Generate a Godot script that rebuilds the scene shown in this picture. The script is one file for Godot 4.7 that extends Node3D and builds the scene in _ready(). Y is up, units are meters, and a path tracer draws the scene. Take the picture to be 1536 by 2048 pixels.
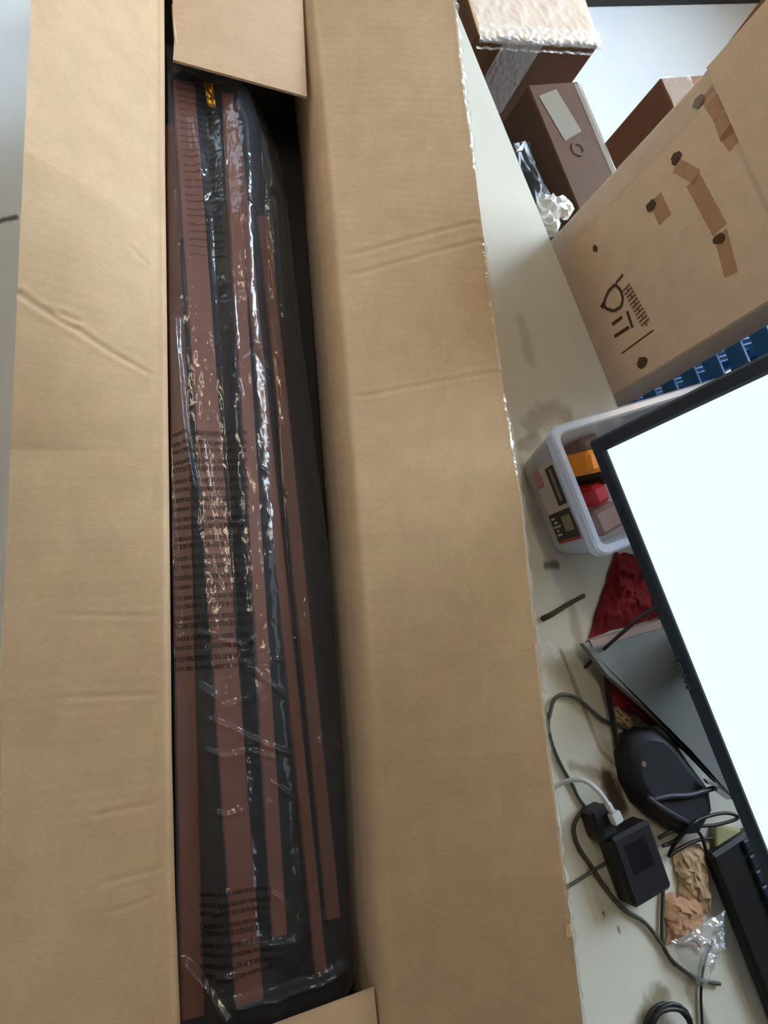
extends Node3D

# An open carton with a bagged bundle of brown slats on a cream worktop, a lit monitor
# and cables beside it, and more cartons standing on the floor past the worktop's edge.
const TURN := 0.28711            # the room and the worktop stand turned against the open carton
var room := Transform3D(Basis(Vector3.UP, TURN))
var names := {}
var rng := RandomNumberGenerator.new()
var M := {}

# ---------------------------------------------------------------- helpers
func numbered(called: String) -> String:
	if not names.has(called):
		names[called] = 0
		return called
	names[called] += 1
	return "%s_%03d" % [called, names[called]]

func tag(o: Node, label: String, category: String, group := "") -> void:
	o.set_meta("label", label)
	o.set_meta("category", category)
	if group:
		o.set_meta("group", group)

func thing(called: String, label: String, category: String, at := Vector3.ZERO, turn := 0.0, group := "") -> Node3D:
	var o := Node3D.new()
	o.name = numbered(called)
	o.position = at
	o.rotation.y = turn
	add_child(o)
	tag(o, label, category, group)
	return o

func roomy(called: String, label: String, category: String, base: Vector3, group := "") -> Node3D:
	return thing(called, label, category, room * base, TURN, group)

func obj(called: String, st: SurfaceTool, m: Material, parent: Node = self, off := Vector3.ZERO) -> MeshInstance3D:
	st.generate_normals()
	var o := MeshInstance3D.new()
	o.mesh = st.commit()
	o.material_override = m
	o.position = off
	o.name = numbered(called) if parent == self else called
	parent.add_child(o, true)
	return o

func struct(called: String, st: SurfaceTool, m: Material, label: String, category: String) -> MeshInstance3D:
	var o := obj(called, st, m)
	o.rotation.y = TURN
	o.set_meta("kind", "structure")
	tag(o, label, category)
	return o

func mb() -> SurfaceTool:
	var st := SurfaceTool.new()
	st.begin(Mesh.PRIMITIVE_TRIANGLES)
	st.set_smooth_group(-1)
	return st

func tri(st: SurfaceTool, a: Vector3, b: Vector3, c: Vector3) -> void:
	for p: Vector3 in [a, b, c]:
		st.set_uv(Vector2(p.x, p.z))
		st.add_vertex(p)

func face(st: SurfaceTool, p: Array, inside: Vector3) -> void:
	var mid := Vector3.ZERO
	for q: Vector3 in p:
		mid += q / p.size()
	var a: Vector3 = p[0]
	var n := Vector3.ZERO
	for i in range(1, p.size() - 1):
		n += (p[i] - a).cross(p[i + 1] - a)
	var flip := n.dot(mid - inside) > 0.0
	for i in range(1, p.size() - 1):
		if flip:
			tri(st, a, p[i + 1], p[i])
		else:
			tri(st, a, p[i], p[i + 1])

func cbox(st: SurfaceTool, mid: Vector3, size: Vector3, r := 0.0, b := Basis.IDENTITY) -> void:
	var h := size / 2.0
	var c := {}
	for x in [-1, 1]:
		for y in [-1, 1]:
			for z in [-1, 1]:
				var s := Vector3(x, y, z)
				var k: Array = []
				for ax in 3:
					var q := (h - Vector3.ONE * r) * s
					q[ax] = h[ax] * s[ax]
					k.append(mid + b * q)
				c[s] = k
				if r > 0.0:
					face(st, k, mid)
	for ax in 3:
		var i := (ax + 1) % 3
		var j := (ax + 2) % 3
		for d in [-1, 1]:
			var quad: Array = []
			for e in [[-1, -1], [1, -1], [1, 1], [-1, 1]]:
				var s := Vector3.ZERO
				s[ax] = d
				s[i] = e[0]
				s[j] = e[1]
				quad.append(c[s][ax])
			face(st, quad, mid)
			if r > 0.0:
				for e in [-1, 1]:
					var s0 := Vector3.ZERO
					s0[i] = d
					s0[j] = e
					var s1 := s0
					s0[ax] = -1
					s1[ax] = 1
					face(st, [c[s0][i], c[s1][i], c[s1][j], c[s0][j]], mid)

func span(st: SurfaceTool, lo: Vector3, hi: Vector3, r := 0.0) -> void:
	cbox(st, (lo + hi) / 2.0, hi - lo, r)

func smoothed(p: Array, steps := 6) -> Array:
	var out: Array = []
	for i in p.size() - 1:
		var a: Vector3 = p[max(i - 1, 0)]
		var b: Vector3 = p[i]
		var c: Vector3 = p[i + 1]
		var d: Vector3 = p[min(i + 2, p.size() - 1)]
		for k in steps:
			out.append(b.cubic_interpolate(c, a, d, float(k) / steps))
	out.append(p[-1])
	return out

func tube(st: SurfaceTool, path: Array, r: float, sides := 8, r_end := -1.0) -> void:
	var last: Array = []
	var old := Vector3.ZERO
	st.set_smooth_group(1)
	var across := Vector3.ZERO
	for i in path.size():
		var p: Vector3 = path[i]
		var d: Vector3 = (path[min(i + 1, path.size() - 1)] - path[max(i - 1, 0)]).normalized()
		if i == 0:
			across = d.cross(Vector3.UP if absf(d.y) < 0.9 else Vector3.RIGHT).normalized()
		across = (across - d * across.dot(d)).normalized()
		var up := d.cross(across)
		var rr := r if r_end < 0.0 else lerpf(r, r_end, float(i) / (path.size() - 1))
		var ring: Array = []
		for k in sides:
			var g := TAU * k / sides
			ring.append(p + (across * cos(g) + up * sin(g)) * rr)
		if i > 0:
			for k in sides:
				face(st, [last[k], last[(k + 1) % sides], ring[(k + 1) % sides], ring[k]], (p + old) / 2.0)
		if i == 0:
			face(st, ring, p + d * r)
		if i == path.size() - 1:
			face(st, ring, p - d * r)
		last = ring
		old = p
	st.set_smooth_group(-1)

func loft(st: SurfaceTool, rings: Array, smooth := true) -> void:
	st.set_smooth_group(2 if smooth else -1)
	var mids: Array = []
	for ring: Array in rings:
		var m := Vector3.ZERO
		for q: Vector3 in ring:
			m += q / ring.size()
		mids.append(m)
	for i in rings.size() - 1:
		var n: int = rings[i].size()
		for k in n:
			face(st, [rings[i][k], rings[i][(k + 1) % n], rings[i + 1][(k + 1) % n], rings[i + 1][k]], (mids[i] + mids[i + 1]) / 2.0)
	st.set_smooth_group(-1)
	var mid: Vector3 = (mids[0] + mids[-1]) / 2.0
	face(st, rings[0], mid)
	face(st, rings[-1], mid)

# an outline (x, z) laid from height lo to hi with a rounded upper edge
func slabbed(st: SurfaceTool, outline: Array, lo: float, hi: float, round := 0.0, smooth := false) -> void:
	var mid := Vector2.ZERO
	for p: Vector2 in outline:
		mid += p / outline.size()
	var rings: Array = []
	var steps := [[0.0, lo], [0.0, hi - round], [0.3 * round, hi - 0.3 * round], [round, hi]] if round > 0.0 else [[0.0, lo], [0.0, hi]]
	for s: Array in steps:
		var ring: Array = []
		for p: Vector2 in outline:
			var q: Vector2 = p + (mid - p).normalized() * float(s[0]) * 1.3
			ring.append(Vector3(q.x, s[1], q.y))
		rings.append(ring)
	loft(st, rings, smooth)

# a sheet fn(s, t) of some thickness; up tells which side the first face looks to
func sheet(st: SurfaceTool, fn: Callable, nu: int, nv: int, thick: float, up: Vector3) -> void:
	var g: Array = []
	for i in nu + 1:
		var row := PackedVector3Array()
		for j in nv + 1:
			row.append(fn.call(float(i) / nu, float(j) / nv))
		g.append(row)
	var a: Vector3 = g[nu / 2][nv / 2]
	var n: Vector3 = (g[nu / 2 + 1][nv / 2] - a).cross(g[nu / 2][nv / 2 + 1] - a)
	var flip := n.dot(up) > 0.0
	for side in (2 if thick > 0.0 else 1):
		st.set_smooth_group(3 + side)
		var down := up * (-thick * side)
		for i in nu:
			for j in nv:
				var p: Vector3 = g[i][j] + down
				var q: Vector3 = g[i + 1][j] + down
				var r: Vector3 = g[i + 1][j + 1] + down
				var s: Vector3 = g[i][j + 1] + down
				if flip == (side == 0):
					tri(st, p, r, q)
					tri(st, p, s, r)
				else:
					tri(st, p, q, r)
					tri(st, p, r, s)
	st.set_smooth_group(-1)
	if thick > 0.0:
		var mid: Vector3 = a - up * thick / 2.0
		for i in nu:
			for j in [0, nv]:
				face(st, [g[i][j], g[i + 1][j], g[i + 1][j] - up * thick, g[i][j] - up * thick], mid)
		for j in nv:
			for i in [0, nu]:
				face(st, [g[i][j], g[i][j + 1], g[i][j + 1] - up * thick, g[i][j] - up * thick], mid)

func along(line: Array, z: float) -> float:      # x of a line of (x, z) points at z, carried on past its ends
	var i := 0
	while i < line.size() - 2 and z > line[i + 1].y:
		i += 1
	var a: Vector2 = line[i]
	var b: Vector2 = line[i + 1]
	return a.x + (b.x - a.x) * (z - a.y) / (b.y - a.y)

func along3(line: Array, z: float) -> Vector3:
	var i := 0
	while i < line.size() - 2 and z > line[i + 1].z:
		i += 1
	var a: Vector3 = line[i]
	var b: Vector3 = line[i + 1]
	var k := (z - a.z) / (b.z - a.z)
	return Vector3(lerpf(a.x, b.x, k), lerpf(a.y, b.y, clampf(k, -0.3, 1.3)), z)

func off_line(p: Vector2, line: Array) -> float:
	var best := 1e9
	for i in line.size() - 1:
		best = minf(best, p.distance_squared_to(Geometry2D.get_closest_point_to_segment(p, line[i], line[i + 1])))
	return sqrt(best)

func mat(called: String, c: Color, rough := 0.8, metal := 0.0) -> StandardMaterial3D:
	var m := StandardMaterial3D.new()
	m.resource_name = called
	m.albedo_color = c
	m.roughness = rough
	m.metallic = metal
	M[called] = m
	return m

func clear(called: String, c: Color, rough := 0.1) -> StandardMaterial3D:
	var m := mat(called, c, rough)
	m.transparency = BaseMaterial3D.TRANSPARENCY_ALPHA
	m.cull_mode = BaseMaterial3D.CULL_DISABLED
	return m

func noise(freq: float, octaves := 3, s := 1) -> FastNoiseLite:
	var n := FastNoiseLite.new()
	n.seed = s
	n.noise_type = FastNoiseLite.TYPE_SIMPLEX_SMOOTH
	n.frequency = freq
	n.fractal_octaves = octaves
	return n

func tri_map(m: StandardMaterial3D, t: Texture2D, per_metre: float) -> void:
	m.albedo_texture = t
	m.uv1_triplanar = true
	m.uv1_scale = Vector3.ONE * per_metre

# ---------------------------------------------------------------- textures
func kraft_image() -> ImageTexture:
	var im := Image.create(512, 512, false, Image.FORMAT_RGB8)
	var a := noise(0.012, 4, 3)
	var b := noise(0.2, 2, 5)
	for y in 512:
		for x in 512:
			var v := 0.955 + 0.035 * a.get_noise_2d(x, y) + 0.03 * b.get_noise_2d(x * 0.35, y * 1.5)
			im.set_pixel(x, y, Color(v, v * (0.995 + 0.01 * a.get_noise_2d(y, x)), v * 0.99))
	return ImageTexture.create_from_image(im)

func flute_image() -> ImageTexture:
	var im := Image.create(64, 512, false, Image.FORMAT_RGB8)
	var a := noise(0.03, 2, 8)
	for y in 512:
		for x in 64:
			var v := 0.5 + 0.32 * sin(TAU * y / 16.0) + 0.15 * a.get_noise_2d(x * 0.3, y)
			im.set_pixel(x, y, Color(v, v, v))
	return ImageTexture.create_from_image(im)

func top_image(marks_and_shade: Array) -> ImageTexture:    # u from -0.45 to 0.85, w from -1.0 to 0.7
	var n := 720
	var im := Image.create(n, n, false, Image.FORMAT_RGB8)
	var a := noise(0.006, 4, 11)
	for y in n:
		for x in n:
			var v := 0.97 + 0.05 * a.get_noise_2d(x, y)
			im.set_pixel(x, y, Color(0.83 * v, 0.82 * v, 0.765 * v))
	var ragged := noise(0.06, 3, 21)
	for s: Array in marks_and_shade:                      # [outline of a stain, half width, colour, strength]
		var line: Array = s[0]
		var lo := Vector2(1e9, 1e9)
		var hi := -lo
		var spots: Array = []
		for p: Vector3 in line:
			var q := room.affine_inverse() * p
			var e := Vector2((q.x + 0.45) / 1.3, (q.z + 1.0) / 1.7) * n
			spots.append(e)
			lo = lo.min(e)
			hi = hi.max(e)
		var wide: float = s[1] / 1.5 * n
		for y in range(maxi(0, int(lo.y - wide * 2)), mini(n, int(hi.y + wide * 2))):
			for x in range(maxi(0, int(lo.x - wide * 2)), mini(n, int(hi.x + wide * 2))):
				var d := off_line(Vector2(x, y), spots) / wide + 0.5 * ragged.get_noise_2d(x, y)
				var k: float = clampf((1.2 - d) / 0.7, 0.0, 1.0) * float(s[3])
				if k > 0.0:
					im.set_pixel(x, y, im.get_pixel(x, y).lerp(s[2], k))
	return ImageTexture.create_from_image(im)

func materials() -> void:
	var kraft := kraft_image()
	var flutes := flute_image()
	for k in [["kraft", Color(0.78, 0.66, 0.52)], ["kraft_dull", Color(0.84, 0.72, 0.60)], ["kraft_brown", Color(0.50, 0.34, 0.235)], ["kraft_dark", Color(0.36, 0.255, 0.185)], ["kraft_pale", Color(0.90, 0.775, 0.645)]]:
		var m := mat(k[0], k[1], 0.72)
		m.metallic_specular = 0.35
		tri_map(m, kraft, 3.0)
		if k[0] == "kraft" or k[0] == "kraft_dull":
			m.uv1_triplanar = false               # laid out by the (x, z) each corner carries
			m.heightmap_enabled = true
			m.heightmap_texture = flutes
			m.heightmap_scale = 0.012
	mat("kraft_edge", Color(0.80, 0.70, 0.54), 0.9)
	mat("slat_brown", Color(0.46, 0.275, 0.215), 0.42)
	mat("gap_black", Color(0.04, 0.042, 0.055), 0.7)
	mat("rod_black", Color(0.05, 0.055, 0.07), 0.35)
	mat("brass", Color(0.85, 0.66, 0.22), 0.3, 0.9)
	mat("ink", Color(0.05, 0.035, 0.035), 0.6)
	mat("print_brown", Color(0.33, 0.235, 0.155), 0.8)
	mat("print_faint", Color(0.47, 0.36, 0.27), 0.8)
	clear("film", Color(0.66, 0.72, 0.80, 0.065), 0.14)
	var cr := Image.create(512, 512, false, Image.FORMAT_RGB8)
	var c1 := noise(0.014, 3, 61)
	var c2 := noise(0.03, 2, 62)
	for y in 512:
		for x in 512:
			var v := 0.65 - 0.8 * absf(c1.get_noise_2d(x * 1.6, y * 0.8)) - 0.35 * absf(c2.get_noise_2d(x, y)) 
			cr.set_pixel(x, y, Color(v, v, v))
	var film: StandardMaterial3D = M.film
	film.heightmap_enabled = true
	film.heightmap_texture = ImageTexture.create_from_image(cr)
	film.heightmap_scale = 0.10
	film.uv1_scale = Vector3.ONE * 3.5
	clear("tape_clear", Color(0.9, 0.88, 0.8, 0.16), 0.12)
	clear("wrap", Color(0.85, 0.88, 0.9, 0.12), 0.14)
	clear("wrap_highlight", Color(0.95, 0.93, 0.90, 0.34), 0.16)  # whiter than plain wrap: glare on the wrapped box put into the colour
	clear("amber_tape", Color(0.68, 0.41, 0.08, 0.40), 0.5)
	clear("polyprop", Color(0.80, 0.82, 0.86, 0.46), 0.22)
	mat("label_white", Color(0.86, 0.83, 0.82), 0.6)
	mat("label_grey", Color(0.62, 0.59, 0.52), 0.7)
	mat("label_dull", Color(0.50, 0.47, 0.41), 0.85)
	mat("label_pink", Color(0.80, 0.55, 0.55), 0.6)
	mat("tub_grey", Color(0.58, 0.47, 0.45), 0.6)
	mat("label_red", Color(0.72, 0.12, 0.16), 0.5)
	mat("label_black", Color(0.12, 0.09, 0.10), 0.6)
	mat("bezel", Color(0.10, 0.145, 0.205), 0.45)
	mat("back_plastic", Color(0.05, 0.05, 0.055), 0.5)
	mat("logo_grey", Color(0.30, 0.31, 0.35), 0.5)
	mat("cable_black", Color(0.07, 0.075, 0.075), 0.5)
	mat("cable_grey", Color(0.27, 0.28, 0.25), 0.5)
	mat("cable_white", Color(0.80, 0.83, 0.84), 0.4)
	mat("cable_navy", Color(0.16, 0.17, 0.22), 0.5)
	mat("adapter", Color(0.075, 0.085, 0.105), 0.5)
	mat("navy", Color(0.075, 0.08, 0.115), 0.6)
	mat("pink_dot", Color(0.55, 0.42, 0.42), 0.6)
	mat("red_cloth", Color(0.52, 0.07, 0.11), 0.85)
	mat("board_grey", Color(0.46, 0.475, 0.47), 0.4)
	mat("board_edge", Color(0.62, 0.52, 0.48), 0.6)
	mat("stick_olive", Color(0.25, 0.23, 0.16), 0.8)
	mat("paper_tan", Color(0.72, 0.60, 0.46), 0.8)
	mat("paper_orange", Color(0.66, 0.50, 0.38), 0.8)
	mat("olive_pad", Color(0.60, 0.575, 0.40), 0.8)
	mat("crate_blue", Color(0.20, 0.45, 0.66), 0.45)
	mat("orange", Color(0.95, 0.55, 0.06), 0.5)
	mat("silver", Color(0.75, 0.73, 0.72), 0.3, 0.7)
	mat("crumple_white", Color(0.85, 0.85, 0.83), 0.25)
	mat("grey_plastic", Color(0.30, 0.31, 0.31), 0.4)
	mat("bag_dark", Color(0.13, 0.15, 0.155), 0.35)
	mat("wall_paint", Color(0.62, 0.58, 0.53), 0.9)
	mat("ceiling_paint", Color(0.58, 0.56, 0.52), 0.9)
	mat("metal_leg", Color(0.35, 0.35, 0.35), 0.4, 0.6)
	mat("threshold", Color(0.16, 0.14, 0.14), 0.7)
	mat("pavement", Color(0.62, 0.61, 0.58), 0.9)
	clear("pane", Color(1, 1, 1, 0.03), 0.02)
	clear("pane_dimmed", Color(0.12, 0.12, 0.12, 0.58), 0.05)  # darkened to cut the daylight through the far and left windows
	var fl := mat("floor_tile", Color(0.90, 0.91, 0.91), 0.16)
	fl.metallic_specular = 0.7
	var tube_m := mat("fill_tube_glow", Color(1, 1, 1), 0.5)
	tube_m.emission_enabled = true
	tube_m.emission = Color(1.0, 0.93, 0.82)
	tube_m.emission_energy_multiplier = 6.0
	var scr := mat("screen_white", Color(0.02, 0.02, 0.02), 0.3)
	scr.emission_enabled = true
	scr.emission = Color(0.93, 1.0, 1.0)
	scr.emission_energy_multiplier = SCREEN

# ---------------------------------------------------------------- the scene
const SKY := 32.0
const SCREEN := 1.05
const EXPOSURE := 1.0

func _ready() -> void:
	rng.seed = 7
	var cam := Camera3D.new()
	cam.name = "camera"
	cam.transform = Transform3D(Basis(Vector3(0.94794834, 0.30984869, 0.07340117), Vector3(0.00540629, 0.2148195, -0.9766388), Vector3(-0.31837825, 0.92619996, 0.20196266)).orthonormalized(), Vector3(0, 1.65, 0))
	cam.fov = rad_to_deg(2.0 * atan(1024.0 / 1384.0))
	cam.near = 0.02
	add_child(cam)
	var sky_m := ProceduralSkyMaterial.new()
	sky_m.sky_top_color = Color(0.80, 0.90, 1.0)
	sky_m.sky_horizon_color = Color(0.90, 0.97, 1.0)
	sky_m.ground_bottom_color = Color(0.30, 0.29, 0.28)
	sky_m.ground_horizon_color = Color(0.40, 0.40, 0.39)
	var env := Environment.new()
	env.background_mode = Environment.BG_SKY
	env.background_energy_multiplier = SKY
	env.sky = Sky.new()
	env.sky.sky_material = sky_m
	env.tonemap_mode = Environment.TONE_MAPPER_LINEAR
	env.tonemap_exposure = EXPOSURE
	env.sdfgi_enabled = true
	env.ssao_enabled = true
	env.ssil_enabled = true
	var we := WorldEnvironment.new()
	we.name = "environment"
	we.environment = env
	add_child(we)
	materials()
	build_room()
	build_table()
	build_carton()
	build_bag()
	build_monitor()
	build_far_boxes()
	build_container()
	build_clutter()

# ---------------------------------------------------------------- room
const U0 := -2.4
const U1 := 3.0
const W0 := -1.68
const W1 := 2.6
const CEIL := 3.1
const SIDES := [[-1.6, -0.6, 1.2, 3.0, "pane"], [-0.52, 0.2, 2.0, 3.0, "pane"]]  # unseen right-hand windows, sized and placed to fit the side light
const WIN := [-0.75, 0.30, 1.35, 2.0, "pane_dimmed"]  # unseen window; pane darkened to weaken its reflection on the worktop
const LEFT := [0.1, 0.85, 2.2, 2.8, "pane_dimmed"]  # added unseen window, put in for glints on the film
var window_count := 0

# a wall along a, with windows [a0, a1, low, high, pane]; put() turns (along, height, depth) into the room's axes
func wall_with_holes(called: String, label: String, holes: Array, put: Callable, a0: float, a1: float) -> void:
	var st := mb()
	var at := a0
	var bx := func(s: SurfaceTool, x0: float, y0: float, x1: float, y1: float, d0: float, d1: float) -> void:
		var p: Vector3 = put.call(Vector3(x0, y0, d0))
		var q: Vector3 = put.call(Vector3(x1, y1, d1))
		span(s, p.min(q), p.max(q))
	for h: Array in holes:
		bx.call(st, at, 0.0, h[0], CEIL, 0.0, 0.1)
		bx.call(st, h[0], 0.0, h[1], h[2], 0.0, 0.1)
		bx.call(st, h[0], h[3], h[1], CEIL, 0.0, 0.1)
		at = h[1]
	bx.call(st, at, 0.0, a1, CEIL, 0.0, 0.1)
	struct(called, st, M.wall_paint, label, "wall")
	for h: Array in holes:
		st = mb()
		for x: float in [h[0], h[1]]:
			bx.call(st, x - 0.015, h[2] - 0.015, x + 0.015, h[3] + 0.015, 0.03, 0.07)
		for y: float in [h[2], h[3]]:
			bx.call(st, h[0], y - 0.015, h[1], y + 0.015, 0.031, 0.069)
		window_count += 1
		var o := struct("window_%d" % window_count, st, M.label_grey, ["unseen tall window in the right wall, placed to light the flaps", "added short high window in the right wall for more side light", "unseen small window in the far wall, its pane darkened to dim the sky", "added high window in the left wall for glints on the bag, its pane darkened"][window_count - 1], "window")
		st = mb()
		bx.call(st, h[0], h[2], h[1], h[3], 0.048, 0.052)
		obj("pane", st, M[h[4]], o)

func build_room() -> void:
	var st := mb()
	span(st, Vector3(U0 - 0.1, -0.12, W0 - 0.1), Vector3(U1 + 0.1, 0.0, W1 + 0.1))
	struct("floor", st, M.floor_tile, "glossy pale floor past the worktop, bright with daylight", "floor")
	st = mb()
	span(st, Vector3(U0 - 0.1, CEIL, W0 - 0.1), Vector3(U1 + 0.1, CEIL + 0.12, W1 + 0.1))
	struct("ceiling", st, M.ceiling_paint, "plain off-white ceiling of the room", "ceiling")
	st = mb()
	span(st, Vector3(U0 - 0.1, 0, W1), Vector3(U1 + 0.1, CEIL, W1 + 0.1))
	struct("wall_back", st, M.wall_paint, "plain painted wall behind the photographer", "wall")
	wall_with_holes("wall_right", "painted wall beyond the monitor with two unseen windows placed for side light", SIDES, func(v: Vector3) -> Vector3: return Vector3(U1 + v.z, v.y, v.x), W0, W1)
	wall_with_holes("wall_front", "painted wall past the far end of the carton with a small window", [WIN], func(v: Vector3) -> Vector3: return Vector3(v.x, v.y, W0 - v.z), U0 - 0.1, U1 + 0.1)
	wall_with_holes("wall_left", "plain painted wall behind the carton's left side, with an added high window", [LEFT], func(v: Vector3) -> Vector3: return Vector3(U0 - v.z, v.y, v.x), W0, W1)
	st = mb()
	span(st, Vector3(U0, 0, W0), Vector3(U1, 0.07, W0 + 0.012), 0.003)
	struct("baseboard_front", st, M.threshold, "dark baseboard along the far wall at the frame's top right", "baseboard")
	st = mb()
	span(st, Vector3(-8, -0.2, -9), Vector3(11, -0.13, 8))
	struct("ground", st, M.pavement, "paved yard outside the windows", "ground")
	for k in FILL_LAMPS.size():
		var q: Array = FILL_LAMPS[k]
		var at: Vector3 = q[0]
		var o := roomy("added_fill_lamp", q[2], "lamp", at)
		st = mb()
		cbox(st, Vector3(0, 0.03, 0), Vector3(0.12, 0.06, 1.24), 0.01)
		obj("housing", st, M.label_white, o)
		st = mb()
		tube(st, [Vector3(0, -0.02, -0.59), Vector3(0, -0.02, 0.59)], 0.016, 12)
		obj("tube", st, M.fill_tube_glow, o)
		var l := AreaLight3D.new()
		l.name = "fill_tube_light"
		l.area_size = Vector2(0.1, 1.15)
		l.light_energy = q[1]
		l.light_color = Color(1.0, 0.92, 0.80)
		l.shadow_enabled = true
		l.position = Vector3(0, -0.045, 0)
		l.rotation.x = -PI / 2
		l.set("area_range", 8.0)
		l.set("area_attenuation", 2.0)
		o.add_child(l)

const FILL_LAMPS := [[Vector3(0.1, 3.0, -0.8), 0.85, "added unseen fill lamp above the open carton"], [Vector3(2.6, 3.0, -0.6), 1.85, "added unseen fill lamp near the side windows"]]  # unseen lamps added as fill light

# ---------------------------------------------------------------- worktop
func build_table() -> void:
	var o := roomy("worktop_table", "large cream worktop with stain spots and painted shade streaks, under the open carton and the monitor", "table", Vector3(-0.1, 0, -0.2))
	var off := Vector3(0.1, 0, 0.2)
	var top := mat("worktop", Color.WHITE, 0.2)
	top.metallic_specular = 0.75
	top.texture_repeat = false
	top.uv1_scale = Vector3(1 / 1.3, 1 / 1.7, 1)
	top.uv1_offset = Vector3(0.45 / 1.3, 1.0 / 1.7, 0)
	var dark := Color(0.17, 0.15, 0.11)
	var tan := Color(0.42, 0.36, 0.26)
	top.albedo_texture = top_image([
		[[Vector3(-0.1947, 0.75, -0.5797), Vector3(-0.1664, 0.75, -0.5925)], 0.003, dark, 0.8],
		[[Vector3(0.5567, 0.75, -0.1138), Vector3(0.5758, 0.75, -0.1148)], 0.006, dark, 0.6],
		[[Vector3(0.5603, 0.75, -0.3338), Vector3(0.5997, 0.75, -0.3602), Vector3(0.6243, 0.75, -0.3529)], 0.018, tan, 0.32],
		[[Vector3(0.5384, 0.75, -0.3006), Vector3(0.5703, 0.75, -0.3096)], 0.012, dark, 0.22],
		[[Vector3(0.6166, 0.75, 0.1946), Vector3(0.6272, 0.75, 0.2331)], 0.016, Color(0.20, 0.13, 0.08), 0.85],  # dark brown patch beside the adapter, drawn flat into the tabletop colour
		[[Vector3(0.5645, 0.75, 0.0116), Vector3(0.5875, 0.75, 0.0845), Vector3(0.6101, 0.75, 0.1563), Vector3(0.6319, 0.75, 0.1793)], 0.004, tan, 0.45],  # diagonal streak: wire shadows and reflections painted into the tabletop colour
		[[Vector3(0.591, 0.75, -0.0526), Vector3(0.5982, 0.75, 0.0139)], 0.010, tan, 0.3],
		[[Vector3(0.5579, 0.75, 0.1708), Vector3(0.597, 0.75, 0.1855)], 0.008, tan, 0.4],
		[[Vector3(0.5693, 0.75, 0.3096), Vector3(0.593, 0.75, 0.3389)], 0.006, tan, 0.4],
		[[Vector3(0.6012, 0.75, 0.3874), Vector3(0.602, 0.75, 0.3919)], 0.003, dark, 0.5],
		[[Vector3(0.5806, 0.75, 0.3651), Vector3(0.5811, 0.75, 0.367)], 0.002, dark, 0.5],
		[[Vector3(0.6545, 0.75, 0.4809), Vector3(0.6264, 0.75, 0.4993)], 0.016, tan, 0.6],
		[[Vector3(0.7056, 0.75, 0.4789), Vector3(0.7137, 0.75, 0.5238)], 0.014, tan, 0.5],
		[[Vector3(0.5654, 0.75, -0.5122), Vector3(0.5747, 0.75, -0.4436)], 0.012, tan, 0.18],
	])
	var st := mb()
	span(st, Vector3(-1.5, 0.715, -1.0), Vector3(0.808, 0.75, 0.95), 0.003)
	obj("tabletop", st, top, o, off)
	for x: float in [-1.4, 0.70]:
		for z: float in [-0.9, 0.85]:
			st = mb()
			span(st, Vector3(x - 0.025, 0, z - 0.025), Vector3(x + 0.025, 0.715, z + 0.025), 0.004)
			obj("leg", st, M.metal_leg, o, off)

# ---------------------------------------------------------------- the open carton
const RIM := 0.93
var hinge_l: Array = [Vector2(0.0186, -0.7886), Vector2(0.0173, -0.5813), Vector2(0.0176, -0.3357), Vector2(0.0178, -0.1191), Vector2(0.0176, 0.0733), Vector2(0.0192, 0.2044), Vector2(0.0222, 0.3056)]
var free_l: Array = [Vector3(-0.1036, 1.055, -0.6186), Vector3(-0.1085, 1.035, -0.4737), Vector3(-0.1186, 0.985, -0.3505), Vector3(-0.1278, 0.938, -0.2181), Vector3(-0.133, 0.918, -0.077), Vector3(-0.1335, 0.912, 0.0585), Vector3(-0.1283, 0.915, 0.2796)]
var hinge_r: Array = [Vector2(0.2069, -0.841), Vector2(0.2135, -0.6901), Vector2(0.2171, -0.4868), Vector2(0.2198, -0.3196), Vector2(0.2215, -0.1708), Vector2(0.2229, -0.0062), Vector2(0.2246, 0.0961), Vector2(0.2221, 0.2386), Vector2(0.2221, 0.3483)]
var free_r: Array = [Vector3(0.3851, 0.975, -0.8416), Vector3(0.3897, 0.966, -0.6958), Vector3(0.4016, 0.95, -0.4911), Vector3(0.4075, 0.945, -0.3248), Vector3(0.4146, 0.948, -0.1666), Vector3(0.4013, 0.966, -0.0203), Vector3(0.3878, 0.988, 0.1082), Vector3(0.3824, 1, 0.2236), Vector3(0.3825, 1, 0.3534)]
var creases_r := [[Vector2(0.2101, -0.4674), Vector2(0.3918, -0.5275)], [Vector2(0.2132, -0.4415), Vector2(0.3961, -0.5035)], [Vector2(0.222, -0.291), Vector2(0.3997, -0.3289)], [Vector2(0.1716, -0.4353), Vector2(0.2182, -0.4856)]]
var creases_l := [[Vector2(-0.1229, -0.3594), Vector2(-0.1062, -0.351), Vector2(-0.0726, -0.3365)], [Vector2(-0.0704, -0.3367), Vector2(-0.0382, -0.3206), Vector2(-0.0007, -0.3062)], [Vector2(-0.0187, -0.4383), Vector2(-0.004, -0.4298)], [Vector2(-0.084, -0.3477), Vector2(-0.0705, -0.3447)], [Vector2(-0.0866, -0.0605), Vector2(0.0181, -0.0524)], [Vector2(-0.081, 0.0164), Vector2(0.0173, 0.0224)], [Vector2(-0.043, 0.1814), Vector2(0.0185, 0.1744)], [Vector2(-0.0311, 0.2055), Vector2(0.0195, 0.1947)], [Vector2(-0.0515, 0.1237), Vector2(0.0184, 0.1168)]]
const Z0 := -0.97
const Z1 := 0.50

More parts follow.
